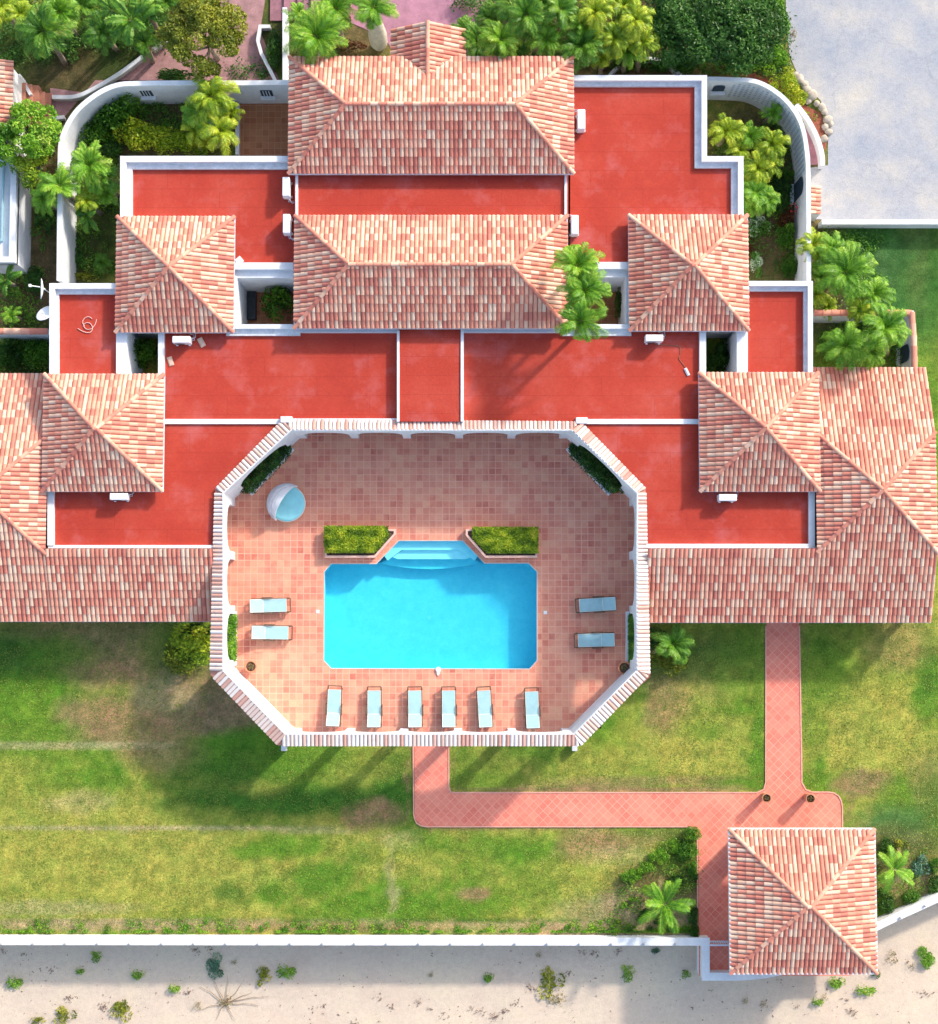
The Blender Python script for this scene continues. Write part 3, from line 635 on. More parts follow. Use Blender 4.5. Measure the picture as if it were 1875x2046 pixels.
para([(328, 842), (566, 842)], 10, F+0.10); para([(1160, 842), (1399, 842)], 10, F+0.10)
para([(796, 660), (796, 842)], 5, F+0.46); para([(924, 656), (924, 842)], 6, F+0.46)
para([(593, 350), (593, 430)], 5, F+0.55); para([(1131, 349), (1131, 430)], 5, F+0.55)
para([(101, 982), (101, 1090)], 13, F+0.2); para([(1623, 982), (1623, 1090)], 12, F+0.2)
para([(96, 1093), (428, 1093)], 8, F+0.16); para([(1292, 1091), (1629, 1091)], 9, F+0.22)
para([(588, 660), (796, 660)], 7, F+0.30, F-0.3, 'gutter', 'cornice'); para([(925, 660), (1118, 660)], 7, F+0.30, F-0.3, 'gutter', 'cornice')
# tiled hip roofs
SL = 0.56
def hip(pxr, ze, seed, slope=SL, **k):
    x0, x1, y0, y1 = rect(*pxr, ze); return hip_roof(villa, x0, x1, y0, y1, ze, slope, seed, **k)
hip((578, 114, 1146, 346), 4.35, 11)
hip((589, 431, 1134, 655), 4.35, 12)
hip((233, 433, 467, 663), 4.05, 13)
hip((1258, 430, 1495, 660), 4.05, 14)
hip((87, 748, 326, 981), 4.1, 15)
hip((1399, 745, 1637, 981), 4.1, 16)
# entrance porch gable
rng = random.Random(21); ze = 4.0; xa, xb = W(782, 80, ze).x, W(930, 80, ze).x; xm = (xa+xb)/2; zr = ze+(xb-xa)/2*0.54
yf = W(860, 58, ze).y; yb = W(860, 168, ze).y
m = MB()
tile_face(m, [(xb, yf, ze), (xb, yb, ze), (xm, yb, zr), (xm, yf, zr)][::1], rng)
tile_face(m, [(xa, yb, ze), (xa, yf, ze), (xm, yf, zr), (xm, yb, zr)], rng)
po = m.build('tiled_roof', 'tile', villa, fix=False); m = MB(); ridge_line(m, (xm, yf, zr), (xm, yb, zr), rng); m.build('ridge_tiles', 'tile', po)
m = MB(); m.prism([(xa+0.2, yf-0.15), (xb-0.2, yf-0.15), (xb-0.2, yb), (xa+0.2, yb)], -0.05, ze-0.1); m.build('wall', 'white', villa)
m = MB(); m.face([(xa+0.15, yf-0.12, ze-0.1), (xb-0.15, yf-0.12, ze-0.1), (xm, yf-0.12, zr-0.08)]); m.face([(xa+0.15, yf-0.3, ze-0.1), (xb-0.15, yf-0.3, ze-0.1), (xm, yf-0.3, zr-0.08)]); m.build('gable', 'white', villa)
# the two big corner roofs with the long lean-to wings
def wing(sign, seed):
    rng = random.Random(seed); sl = 0.42; zl = 2.45
    if sign > 0: ax, ay = 1766, 993; xw = 1637; xe = 1890; xend = 1860; x_in = 1291
    else: ax, ay = -42, 985; xw = 86; xe = -170; xend = -140; x_in = 431
    ysL = W(1700, 1243, zl).y if sign > 0 else W(200, 1241, zl).y
    ynL = W(1750, 735, zl).y if sign > 0 else W(50, 747, zl).y
    cy = (ysL+ynL)/2; za = zl+(cy-ysL)*sl; A = Vector((W(ax, ay, za).x, cy, za))
    hw = abs(W(xw, 1000, zl+2).x-A.x); zc = za-hw*sl           # height of the two hip feet
    X1 = A.x-sign*hw; X2 = A.x+sign*hw
    nF1 = Vector((X1, cy+hw, zc)); sF1 = Vector((X1, cy-hw, zc)); nF2 = Vector((X2, cy+hw, zc)); sF2 = Vector((X2, cy-hw, zc))
    xe_ = X2+sign*0.08
    m = MB()
    tile_face(m, [(X1, ynL, zl), (xe_, ynL, zl), nF2, A, nF1], rng)          # north slope
    xin = W(x_in, 1170, 3).x; zt = zl+ (W(1400, 1096, 3.9).y-ysL)*sl; yt = ysL+(zt-zl)/sl
    tile_face(m, [(X1, ysL, zl), (xe_, ysL, zl), sF2, A, sF1], rng)          # south slope
    tile_face(m, [(xin, ysL, zl), (X1, ysL, zl), (X1, yt, zt), (xin, yt, zt)], rng)   # lean-to towards the patio
    tile_face(m, [sF1, nF1, A], rng); tile_face(m, [nF2, sF2, A], rng)
    ro = m.build('tiled_roof', 'tile', villa, fix=False)
    m = MB()
    for p in (nF1, sF1, nF2, sF2): ridge_line(m, p, A, rng)
    m.build('ridge_tiles', 'tile', ro)
    fascia([(xin, ysL), (xe_, ysL)], zl, ro, 0.09, closed=False); fascia([(X1, ynL), (xe_, ynL)], zl, ro, 0.06, closed=False)
    fascia([(X2, cy-hw), (X2, cy+hw)], zc, ro, 0.06, closed=False)
    m = MB(); m.path([(xe_-sign*0.05, ynL-0.1), (xe_-sign*0.05, ysL+0.1)], 0.12, 1.4, zl-0.1); m.build('beam', 'white', villa)
    for k in range(6):                                                         # veranda posts under the long eave
        x = xin+(X1-xin)*(k+0.5)/5.2 if k < 5 else xe_-sign*0.4
        m = MB(); m.box(x-0.15, x+0.15, ysL+0.35, ysL+0.65, -0.1, zl-0.1); m.build('post', 'white', villa)
    return A
wing(1, 31); wing(-1, 32)

# ---------------------------------------------------------------- patio arcade
arc_t = empty('patio_arcade', (0, 0, 0), 0, 'white arcaded wall with clay tile coping ringing the pool patio', 'wall')
INN = [(582, 859), (1143, 859), (1274, 985), (1273, 1340), (1147, 1467), (570, 1467), (446, 1340), (446, 985)]
OUT = [(566, 838), (1161, 843), (1291, 976), (1299, 1347), (1161, 1490), (556, 1490), (420, 1348), (430, 977)]
ZI, ZO = 3.84, 3.66
iw = [W(*p, ZI) for p in INN]; ow = [W(*p, ZO) for p in OUT]
def arcade(A, B, thick, z1, bays, pier=0.42, spring=2.1, crown=2.75, solid=False, mat='white', parent=None, z0=0.0, rails=False):
    A = Vector((A[0], A[1])); B = Vector((B[0], B[1])); L = (B-A).length; d = (B-A)/L; nrm = Vector((d.y, -d.x))
    c = (iw[0]+iw[4])/2 if parent is None else None
    def outn():
        return nrm
    m = MB()
    def slab(u0, u1, lo0, lo1, hi):
        pts = []
        for u, lo in ((u0, lo0), (u1, lo1)):
            for w_ in (0, thick):
                p = A+d*u+nrm*w_; pts.append((p.x, p.y, lo)); pts.append((p.x, p.y, hi))
        a, b, c_, e, f, g, h, k = pts   # u0w0lo,u0w0hi,u0w1lo,u0w1hi,u1...
        m.face([a, f, g, b]) ; m.face([c_, h, k, e]); m.face([a, c_, h, f]); m.face([b, e, k, g]); m.face([a, b, e, c_]); m.face([f, g, k, h])
    if solid: slab(0, L, z0, z0, z1)
    else:
        bw = (L-pier)/bays
        for b in range(bays+1): slab(bw*b, bw*b+pier, z0, z0, z1)
        for b in range(bays):
            u0 = bw*b+pier; u1 = bw*(b+1); n = 10
            for k in range(n):
                ua = u0+(u1-u0)*k/n; ub = u0+(u1-u0)*(k+1)/n
                za = spring+(crown-spring)*math.sqrt(max(0, 1-(2*k/n-1)**2)); zb = spring+(crown-spring)*math.sqrt(max(0, 1-(2*(k+1)/n-1)**2))
                slab(ua, ub, za, zb, z1)
    return m
bays = [5, 0, 3, 0, 5, 0, 3, 0]
specs = [(5, False), (1, False), (3, False), (0, True), (5, False), (0, True), (3, False), (1, False)]
for i in range(8):
    a = iw[i]; b = iw[(i+1) % 8]
    # outward is to the left when walking clockwise in plan (points run clockwise seen from above)
    m = arcade((b.x, b.y), (a.x, a.y), 0.34, 3.60, max(1, specs[i][0]), solid=specs[i][1], pier=0.42 if specs[i][0] != 1 else 0.75, crown=2.65 if specs[i][0] != 1 else 2.9, spring=1.75)
    m.build('wall', 'white', arc_t)
rng = random.Random(5); 
for i in range(8):
    a, b, c, d = ow[i], ow[(i+1) % 8], iw[(i+1) % 8], iw[i]
    m = MB(); L = (c-d).length; row = 0.9
    tile_face(m, [a, b, c, d], rng, pitch=0.205, row=1.2, shift=0.5, hs=1.0)
    m.build('coping_tiles', 'coping', arc_t, fix=False)
m = MB(); m.path([q2(p) for p in iw], 0.06, 3.60, 3.87, closed=True); m.build('coping_edge', 'white', arc_t)
m = MB(); m.path(WP([(568, 841), (797, 841)], F+0.22), 0.26, F-0.1, F+0.22); m.build('upstand', 'white', arc_t)
for (x, y) in ((572, 838), (1163, 840)):
    m = MB(); p = W(x, y, F+0.3); m.box(p.x-0.3, p.x+0.3, p.y-0.16, p.y+0.16, F-0.1, F+0.3); m.build('pier_cap', 'white', arc_t, bevel=0.03)
for (x, y) in ((567, 1493), (1149, 1493)):
    m = MB(); p = W(x, y, 0.5); m.box(p.x-0.13, p.x+0.13, p.y-0.2, p.y+0.3, -0.05, 0.5); m.build('downpipe_box', 'gutter', arc_t)

# ================================================================= GARDEN WALLS
def gwall(name, pts, wpx, z, label, mat='white', n=6, base=-0.1, smooth=True, capw=None):
    t = empty(name, (0, 0, 0), 0, label, 'wall')
    P = [(p.x, p.y) for p in smoothpx(pts, n)] if smooth else pts
    m = MB(); m.path(WP(P, z), wpx*S(z)*0.86, base, z-0.12); m.build('wall', mat, t)
    m = MB(); m.path(WP(P, z), wpx*S(z), z-0.12, z); m.build('coping', 'white', t)
    return t
gl = gwall('garden_wall', [(577, 164), (500, 165), (380, 165), (280, 166), (232, 170), (190, 190), (150, 225), (124, 275), (120, 330), (119, 430), (118, 560)], 10, 2.9, 'tall curved white garden wall around the left planted courtyard', n=5)
gr = gwall('garden_wall', [(1414, 157), (1460, 158), (1510, 162), (1550, 182), (1582, 212), (1603, 250), (1613, 300), (1616, 360), (1617, 565)], 9, 2.9, 'tall curved white garden wall with pierced screen around the right planted courtyard', n=5)
# small barred windows in the left wall, openings in the right wall
def opening(parent, px, py, z, w_, h, ang=0, bars=0, arch=False, mat='opening'):
    c = W(px, py, z); d = Vector((math.cos(ang), math.sin(ang))); nn = Vector((math.sin(ang), -math.cos(ang)))
    m = MB()
    def P(u, zz, o): p = Vector((c.x, c.y))+d*u+nn*o; return (p.x, p.y, zz)
    prof = [(-w_/2, z-h/2), (w_/2, z-h/2), (w_/2, z+h/2*(0.5 if arch else 1))]
    if arch: prof += [(w_/2*math.cos(math.pi*k/8), z+h/4+h/4*math.sin(math.pi*k/8)) for k in range(1, 8)]
    prof += [(-w_/2, z+h/2*(0.5 if arch else 1))]
    r0 = [P(u, zz, 0.0) for u, zz in prof]; r1 = [P(u, zz, 0.025) for u, zz in prof]
    m.rings([r0, r1]); o = m.build('window', mat, parent)
    m = MB(); m.rings([[P(-w_/2-0.08, z-h/2-0.10, 0), P(w_/2+0.08, z-h/2-0.10, 0), P(w_/2+0.08, z-h/2, 0), P(-w_/2-0.08, z-h/2, 0)], [P(-w_/2-0.08, z-h/2-0.10, 0.22), P(w_/2+0.08, z-h/2-0.10, 0.22), P(w_/2+0.08, z-h/2, 0.22), P(-w_/2-0.08, z-h/2, 0.22)]]); m.build('sill', 'white', o)
    for b in range(bars):
        u = -w_/2+w_*(b+1)/(bars+1); m = MB(); m.rings([[P(u-0.02, z-h/2, 0.03), P(u+0.02, z-h/2, 0.03), P(u+0.02, z+h/2, 0.03), P(u-0.02, z+h/2, 0.03)], [P(u-0.02, z-h/2, 0.06), P(u+0.02, z-h/2, 0.06), P(u+0.02, z+h/2, 0.06), P(u-0.02, z+h/2, 0.06)]]); m.build('bar', 'white', o)
yw = W(500, 165, 2.9).y-5*S(2.9)*0.86
def onwall(px, z): return PX(W(px, 165, 2.9).x, yw-0.01, z)
for px_ in (293, 533):
    a, b = onwall(px_, 1.7); opening(gl, px_-(0 if px_ > 500 else 0), b, 1.7, 0.62, 0.8, 0, 3)
yw2 = W(1440, 158, 2.9).y-4.6*S(2.9)*0.86
a, b = PX(0, yw2-0.02, 1.9); opening(gr, 1437, b, 1.9, 0.62, 0.8, 0, 0, True)
xw2 = W(1616, 380, 2.9).x-4.6*S(2.9)*0.86
a, b = PX(xw2-0.02, W(1616, 358, 2.9).y, 1.2); opening(gr, a, b, 1.2, 0.95, 2.1, -math.pi/2, 0, True)
# pierced screen: rows of small openings set in the curved wall
m = MB(); Pc = smoothpx([(1460, 158), (1510, 162), (1550, 182), (1582, 212), (1603, 250), (1613, 300), (1615, 340)], 16)
ws = [Vector(q2(W(p.x, p.y, 2.9))) for p in Pc]; acc = 0; last = ws[0]; nextp = 0.3; 
for a, b in zip(ws[:-1], ws[1:]):
    L = (b-a).length
    while acc+L > nextp:
        t = (nextp-acc)/L; p = a+(b-a)*t; d = (b-a).normalized(); nn = Vector((d.y, -d.x)); k = int(round((nextp-0.3)/0.27))
        for r in range(7):
            zz = 0.72+r*0.27+(0.13 if k % 2 else 0); o_ = 4.5*S(2.9)*0.86
            q = p+nn*(o_+0.004); c0 = [(q.x-d.x*0.06, q.y-d.y*0.06, zz-0.06), (q.x+d.x*0.06, q.y+d.y*0.06, zz-0.06), (q.x+d.x*0.06, q.y+d.y*0.06, zz+0.06), (q.x-d.x*0.06, q.y-d.y*0.06, zz+0.06)]
            c1 = [(v[0]+nn.x*0.02, v[1]+nn.y*0.02, v[2]) for v in c0]; m.rings([c0, c1])
        nextp += 0.27
    acc += L
m.build('pierced_screen', plain('grey_blue_blocks', (0.42, 0.50, 0.58), 0.8, 0.1, 3, 20, 0.1), gr)
# low curved wall beside the driveway, kerbs of the old path
gwall('curved_kerb_wall', [(1592, 208), (1615, 238), (1633, 272), (1643, 305), (1645, 330)], 9, 0.7, 'low curved white wall edging the pink path beside the driveway')
gwall('driveway_wall', [(1643, 443), (1760, 443), (1875, 443), (2500, 444)], 10, 0.9, 'long low white wall between the driveway and the side lawn', smooth=False)
gwall('path_kerb', [(104, 193), (150, 192), (190, 175), (240, 145), (285, 112)], 8, 0.45, 'grey stone kerb wall curving along the mauve path near the neighbour\'s steps', mat='curb')
gwall('path_kerb', [(304, 98), (340, 75)], 7, 0.45, 'short grey kerb wall by the banana leaves, left of the round olive tree', mat='curb', smooth=False)
gwall('path_kerb', [(540, 52), (520, 52), (515, 80), (522, 105), (550, 160)], 7, 0.45, 'bent pale kerb wall between the round olive tree and the white post wall', mat='curb', smooth=False)
gwall('side_wall', [(569, 14), (569, 160)], 9, 1.2, 'straight white wall running up beside the roof, under the palm fronds', smooth=False)
gwall('path_kerb', [(102, 236), (128, 233)], 7, 0.4, 'tiny pale kerb wall at the foot of the neighbour\'s steps', mat='curb', smooth=False)
gwall('door_canopy_kerb', [(1218, 150), (1235, 133), (1265, 120), (1300, 116), (1330, 124), (1350, 140), (1362, 150)], 6, 0.5, 'grey semicircular kerb behind the top right flat roof', mat='curb')
# tiled coping court on the far right, and on the far left
def tcwall(pts, z, label, seed, inw=0):
    t = empty('courtyard_wall', (0, 0, 0), 0, label, 'wall')
    m = MB(); m.path(WP(pts, z), 0.28, -0.1, z-0.05); m.build('wall', 'white', t)
    rng = random.Random(seed); m = MB()
    for a, b in zip(pts[:-1], pts[1:]): ridge_line(m, W(*a, z-0.02), W(*b, z-0.02), rng, 0.17, 0.45, 0.04)
    m.build('coping_tiles', 'tile', t); return t
t = tcwall([(1628, 625), (1822, 625), (1826, 672), (1828, 735)], 2.0, 'tile capped white wall round the palm court beyond the right wing', 41)
a, b = PX(W(1826, 700, 2.0).x-0.16, W(1826, 700, 2.0).y, 1.0); opening(t, a, b, 1.0, 0.9, 1.5, -math.pi/2, 0, True)
tcwall([(-300, 662), (96, 662)], 2.0, 'tile capped white wall above the dark hedge at the left edge', 42)
# small strip of clay tiles beside the right garden wall
tt = empty('gate_roof', (0, 0, 0), 0, 'small strip of clay tiles on white footing against the right garden wall', 'small roof')
rng = random.Random(9); m = MB(); a = W(1640, 427, 1.5); b = W(1640, 370, 1.5); c = W(1618, 370, 1.7); d = W(1618, 427, 1.7)
tile_face(m, [a, b, c, d], rng, pitch=0.23, row=0.35); m.build('tiles', 'tile', tt, fix=False)
m = MB(); m.box(d.x, a.x, a.y, b.y, -0.05, 1.42); m.build('footing', 'white', tt)

# beach wall
bw = empty('beach_wall', (0, 0, 0), 0, 'long white retaining wall between the lawn and the beach, with small lamps', 'wall')
m = MB(); m.path(bww, 0.34, -1.5, 0.68); m.build('wall', 'white', bw)
m = MB(); m.path(bww, 0.40, 0.68, 0.80); m.build('coping', 'white', bw)
for k in range(23):
    px_ = 2+64.2*k
    if px_ > 1400: break
    p = W(px_, 1886, 0.8); m = MB(); m.lathe([(0.05, 0), (0.05, 0.05), (0.07, 0.06), (0.06, 0.10), (0.01, 0.12)], (p.x, p.y, 0.8), 10); m.build('lamp', 'lampgrey', bw)
for q in ((1799, 1834), (1848, 1810)):
    p = W(*q, 0.8); m = MB(); m.lathe([(0.05, 0), (0.05, 0.05), (0.07, 0.06), (0.06, 0.10), (0.01, 0.12)], (p.x, p.y, 0.8), 10); m.build('lamp', 'lampgrey', bw)
g = empty('gate', (*q2(W(1438, 1888, 0.9)), 0), 0, 'narrow white bar gate beside the pavilion at the beach wall', 'gate')
m = MB(); L = 22*S(1)
for z in (0.15, 0.95): m.box(-L, L, -0.04, 0.04, z, z+0.07)
for k in range(9): x = -L+0.1+k*(2*L-0.2)/8; m.box(x-0.015, x+0.015, -0.015, 0.015, 0.2, 0.95)
m.build('bars', 'gutter', g)

# ================================================================= PAVILION
ZP = 2.75
x0, x1, y0, y1 = rect(1459, 1657, 1750, 1945, ZP)
pav = empty('pavilion', ((x0+x1)/2, (y0+y1)/2, 0), 0, 'square beach pavilion with pyramid clay tile roof and white fascia', 'pavilion')
bpy.context.view_layer.update()
def reparent_local(objs, par):
    for o in objs:
        o.parent = par; o.matrix_parent_inverse = par.matrix_world.inverted()
before = set(bpy.data.objects)
ro, _, _ = hip_roof(None, x0, x1, y0, y1, ZP, 0.42, 51, gut=False)
fascia([(x0, y0), (x1, y0), (x1, y1), (x0, y1)], ZP, ro, 0.10, 0.22, mat='white', drop=-0.06)
reparent_local([ro], pav)
i_ = 0.75; cs = [(x0+i_, y0+i_), (x1-i_, y0+i_), (x1-i_, y1-i_), (x0+i_, y1-i_)]
for k in range(4):
    a, b = cs[k], cs[(k+1) % 4]
    m = arcade(b, a, 0.3, ZP+0.05, 1, pier=1.35, spring=1.5, crown=2.3); reparent_local([m.build('wall', 'white', None)], pav)

# neighbour's building at the left edge
nb = empty('neighbour_building', (0, 0, 0), 0, 'white neighbouring building with tiled roof corner and stairs cut by the left edge', 'building')
m = MB(); a0 = W(33, 420, 2.6); b0 = W(33, 300, 2.6); c0 = W(33, 525, 2.6)
m.box(-42, a0.x, c0.y, b0.y, -0.1, 2.4); m.build('wall', 'white', nb)
m = MB(); m.path([(-41, c0.y+0.15), (a0.x-0.15, c0.y+0.15), (a0.x-0.15, b0.y-0.15), (-41, b0.y-0.15)], 0.3, 2.2, 2.75); m.build('parapet', 'white', nb)
m = MB(); m.path([(-41, c0.y+1.2), (a0.x-0.75, c0.y+1.2), (a0.x-0.75, b0.y-0.4)], 0.06, 2.38, 2.62); m.build('gutter', 'cushion', nb)
m = MB(); rng = random.Random(61); xr = W(26, 190, 3.3).x
tile_face(m, [(xr, W(20, 280, 3.3).y, 3.3), (xr, W(20, 122, 3.3).y, 3.3), (xr-6, W(20, 122, 3.3).y, 5.4), (xr-6, W(20, 280, 3.3).y, 5.4)], rng)
ro = m.build('tiled_roof', 'tile', nb, fix=False)
m = MB(); m.box(-42, xr-0.25, W(20, 275, 3.3).y, W(20, 126, 3.3).y, -0.1, 3.1); m.build('wall', 'white', nb)
m = MB(); m.path([(W(30, 140, 1.6).x, W(30, 140, 1.6).y), q2(W(62, 190, 0.9))], 0.16, 0.0, 1.0); m.build('stair_wall', 'white', nb)
m = MB()
for k in range(5):
    xa_ = W(38+k*13, 200, 1.0-0.2*k).x; xb_ = W(51.5+k*13, 200, 1.0-0.2*k).x; ya_ = W(0, 250, 0.5).y; yb_ = W(0, 172 + (4-k)*0 + 10*(k > 2), 0.5).y
    m.box(xa_, xb_-0.01, ya_, yb_, -0.05, 1.05-0.2*k)
m.build('stairs', 'step', nb)
# top stairs by the forecourt
st_ = empty('entrance_steps', (0, 0, 0), 0, 'broad mauve steps at the top edge between olive tree and palm', 'steps')
m = MB()
for k in range(6):
    a = W(540+27*k, 20, 0.1+0.12*k); b = W(566+27*k, 20, 0.1+0.12*k); m.box(a.x, b.x, W(0, 42, 0).y, 37, -0.05, 0.10+0.12*k)
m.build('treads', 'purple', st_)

# ================================================================= ROOF AND PATIO OBJECTS
def ac_proto():
    t = empty('ac_unit', (0, 0, 0)); m = MB()
    m.box(-0.45, 0.45, -0.17, 0.17, 0.10, 0.72); m.build('casing', 'ac', t, bevel=0.035)
    m = MB(); 
    for k in range(5): 
        r = 0.06+0.045*k; m.rings([[(-0.12+r*math.cos(2*math.pi*q/20), -0.178, 0.41+r*math.sin(2*math.pi*q/20)) for q in range(20)], [(-0.12+(r+0.02)*math.cos(2*math.pi*q/20), -0.185, 0.41+(r+0.02)*math.sin(2*math.pi*q/20)) for q in range(20)]], cap=False)
    m.build('fan_grille', 'dark', t)
    for x in (-0.32, 0.32):
        m = MB(); m.box(x-0.05, x+0.05, -0.22, 0.22, 0.0, 0.10); m.build('foot', 'ac', t, bevel=0.01)
    m = MB(); m.tube([(0.43, 0.12, 0.3), (0.55, 0.14, 0.28), (0.62, 0.22, 0.12), (0.60, 0.45, 0.05)], 0.025, 6); m.tube([(0.43, 0.05, 0.22), (0.58, 0.06, 0.16), (0.52, 0.35, 0.04), (0.3, 0.42, 0.03)], 0.018, 6); m.build('pipe', 'gutter', t)
    tag(t, 'x', 'air conditioner'); return t
acp = ac_proto()
ACS = [(362, 678, 0, 'white air conditioner below the upper left square tower roof', 1), (237, 992, 0, 'white air conditioner below the lower left square tower roof', 1),
 (1308, 675, 0, 'white air conditioner below the upper right square tower roof', 1), (1455, 994, 0, 'white air conditioner below the lower right square tower roof', 1),
 (1162, 239, 90, 'white air conditioner on the right side of the top hip roof', 1.15), (1149, 449, 90, 'white air conditioner by the right upper corner of the middle hip roof', 1.1),
 (572, 373, -90, 'white air conditioner on the left just below the top hip roof', 1.1), (573, 447, -90, 'white air conditioner by the left upper corner of the middle hip roof', 1.1)]
for i, (px, py, rz, lb, sc) in enumerate(ACS):
    p = W(px, py, F+0.7); inst(acp, i, (p.x, p.y, F), math.radians(rz), sc, lb, 'air conditioners on the flat roofs')
# bits on the roofs
def bit(name, px, py, z, l, w_, ang, lb, mat='tilebit', cat='tile'):
    m = MB(); m.box(-l/2, l/2, -w_/2, w_/2, 0, 0.05); m.box(-l/2+0.03, l/2-0.03, -w_/2+0.05, w_/2-0.05, 0.05, 0.08)
    o = m.build(name, mat, bevel=0.012); p = W(px, py, z); o.location = (p.x, p.y, z+0.005); o.rotation_euler = (0, 0, math.radians(ang)); tag(o, lb, cat); return o
bit('loose_tile', 403, 684, F, 0.5, 0.28, -62, 'loose pale tile on the red roof right of the upper left air conditioner', cat='loose tile')
bit('loose_tile', 341, 722, F, 0.48, 0.26, -72, 'loose pale tile at the left end of the red roof, below the air conditioner', cat='loose tile')
bit('loose_tile', 1373, 743, F, 0.42, 0.16, -65, 'narrow white loose tile on the right red roof near the tower', 'white', cat='loose tile')
bit('paper_scrap', 478, 521, F, 0.38, 0.36, 40, 'white square scrap by the corner of the upper left tower roof', 'white', cat='scrap')
# coil of pink cable on the small left roof
def curve_thing(name, pts, z, r, mat, lb, cat, parent=None):
    P = smoothpx(pts, 5); m = MB(); m.tube([W(p.x, p.y, z) for p in P], r, 6); return tag(m.build(name, mat, smooth=True), lb, cat)
curve_thing('cable_coil', [(155, 656), (168, 663), (180, 664), (185, 655), (180, 646), (172, 645), (167, 650), (172, 657), (182, 657), (190, 648), (193, 638)], F+0.03, 0.022, 'cable', 'loose coil of pale pink cable on the small left red roof', 'cable')
curve_thing('cable_coil_end', [(169, 652), (165, 643), (170, 635), (178, 633), (184, 637)], F+0.03, 0.022, 'cable', 'curved pink cable end above the coil on the small left red roof', 'cable')
curve_thing('black_cable', [(1310, 688), (1345, 690), (1358, 693), (1360, 706), (1357, 716), (1364, 726), (1372, 737)], F+0.02, 0.014, 'dead', 'thin dark cable straying over the right red roof from the air conditioner', 'cable')
# satellite dishes
def dish(px, py, z, tilt, rz, lb, rad=0.48, armd=1):
    p = W(px, py, z); t = empty('satellite_dish', p, rz, lb, 'satellite dish', 'satellite dishes at the left roof edge')
    m = MB(); R = []
    for k in range(6):
        r = rad*k/5+0.001; R.append([(r*math.cos(2*math.pi*q/24), r*1.1*math.sin(2*math.pi*q/24), 0.22*(r/rad)**2*rad) for q in range(24)])
    for k in range(5, -1, -1): R.append([(v[0], v[1], v[2]-0.02) for v in R[k]])
    m.rings(R, True, False); o = m.build('reflector', 'ac', t, smooth=True); o.rotation_euler = (0, tilt, 0)
    m = MB(); m.tube([(0, 0, 0.0), (0.02, 0, -0.1), (rad*0.9, 0, 0.2), (rad*1.25, 0, 0.62)], 0.025, 6); m.box(rad*1.25-0.06, rad*1.25+0.06, -0.06, 0.06, 0.58, 0.72); a = m.build('feed_arm', 'ac', o); 
    m = MB(); m.tube([(0, 0, 0), (0.06, 0.0, -0.25), (0.05, 0, -0.9)], 0.03, 8); m.build('mount', 'gutter', t)
    return t
dish(86, 577, 3.9, math.radians(-72), 0, 'upright satellite dish, upper of the two beside the left roof corner')
dish(92, 628, 3.7, math.radians(-35), math.radians(-60), 'tipped white satellite dish, lower of the two beside the left roof edge', 0.46)

# sun loungers
def lounger_proto():
    t = empty('sun_lounger', (0, 0, 0))                     # head towards -y, foot rail towards +y
    m = MB()
    for s in (-1, 1): m.box(s*0.36-0.03, s*0.36+0.03, -0.98, 1.12, 0.26, 0.34)
    for y in (-0.95, -0.3, 0.35, 0.86): m.box(-0.33, 0.33, y-0.04, y+0.04, 0.27, 0.32)
    m.build('frame', 'wood', t)
    m = MB(); m.box(-0.36, 0.36, 1.12, 1.17, 0.27, 0.40); m.tube([(-0.36, 0.98, 0.30), (-0.36, 1.14, 0.40)], 0.03, 6); m.tube([(0.36, 0.98, 0.30), (0.36, 1.14, 0.40)], 0.03, 6); m.build('foot_rail', 'wood', t)
    for s in (-1, 1):
        for y in (-0.85, 0.98):
            m = MB(); m.tube([(s*0.36, y, 0.27), (s*0.38, y, 0.0)], 0.035, 6); m.build('leg', 'wood', t)
        m = MB(); m.tube([(s*0.42, -0.35, 0.3), (s*0.42, -0.3, 0.52), (s*0.42, 0.15, 0.52), (s*0.42, 0.2, 0.3)], 0.03, 6); m.build('armrest', 'wood', t)
    m = MB(); m.box(-0.34, 0.34, -0.31, 0.95, 0.34, 0.43); c = m.build('seat_cushion', 'cushion', t, bevel=0.035)
    m = MB(); m.path([(-0.335, -0.305), (0.335, -0.305), (0.335, 0.945), (-0.335, 0.945)], 0.022, 0.412, 0.436, True); m.build('piping', 'piping', c)
    m = MB(); m.box(-0.34, 0.34, -0.74, 0.0, 0.0, 0.09); c = m.build('back_cushion', 'cushion', t, bevel=0.035); c.location = (0, -0.31, 0.35); c.rotation_euler = (math.radians(-28), 0, 0)
    m = MB(); m.path([(-0.335, -0.735), (0.335, -0.735), (0.335, -0.01), (-0.335, -0.01)], 0.022, 0.072, 0.096, True); m.build('piping', 'piping', c)
    m = MB(); m.box(-0.35, 0.35, -0.72, 0.0, -0.04, -0.005); b = m.build('back_frame', 'wood', t); b.location = (0, -0.31, 0.35); b.rotation_euler = (math.radians(-28), 0, 0)
    tag(t, 'x', 'sun lounger'); return t
lp = lounger_proto()
o6 = ['leftmost', 'second from the left', 'third from the left', 'fourth from the left', 'fifth from the left', 'rightmost']
LG = [(667.5, 1415, -2.2), (748, 1417, 0.3), (829.5, 1417, 1), (897, 1417, 0.6), (969, 1417, 3.4), (1064, 1419, 2.2)]
k = 0
for i, (px, py, a) in enumerate(LG):
    p = W(px, py, 0.43); inst(lp, k, (p.x, p.y+0.02, 0.06), math.radians(a), 1, 'pale aqua sun lounger, %s in the row of six below the pool' % o6[i], 'sun loungers on the patio'); k += 1
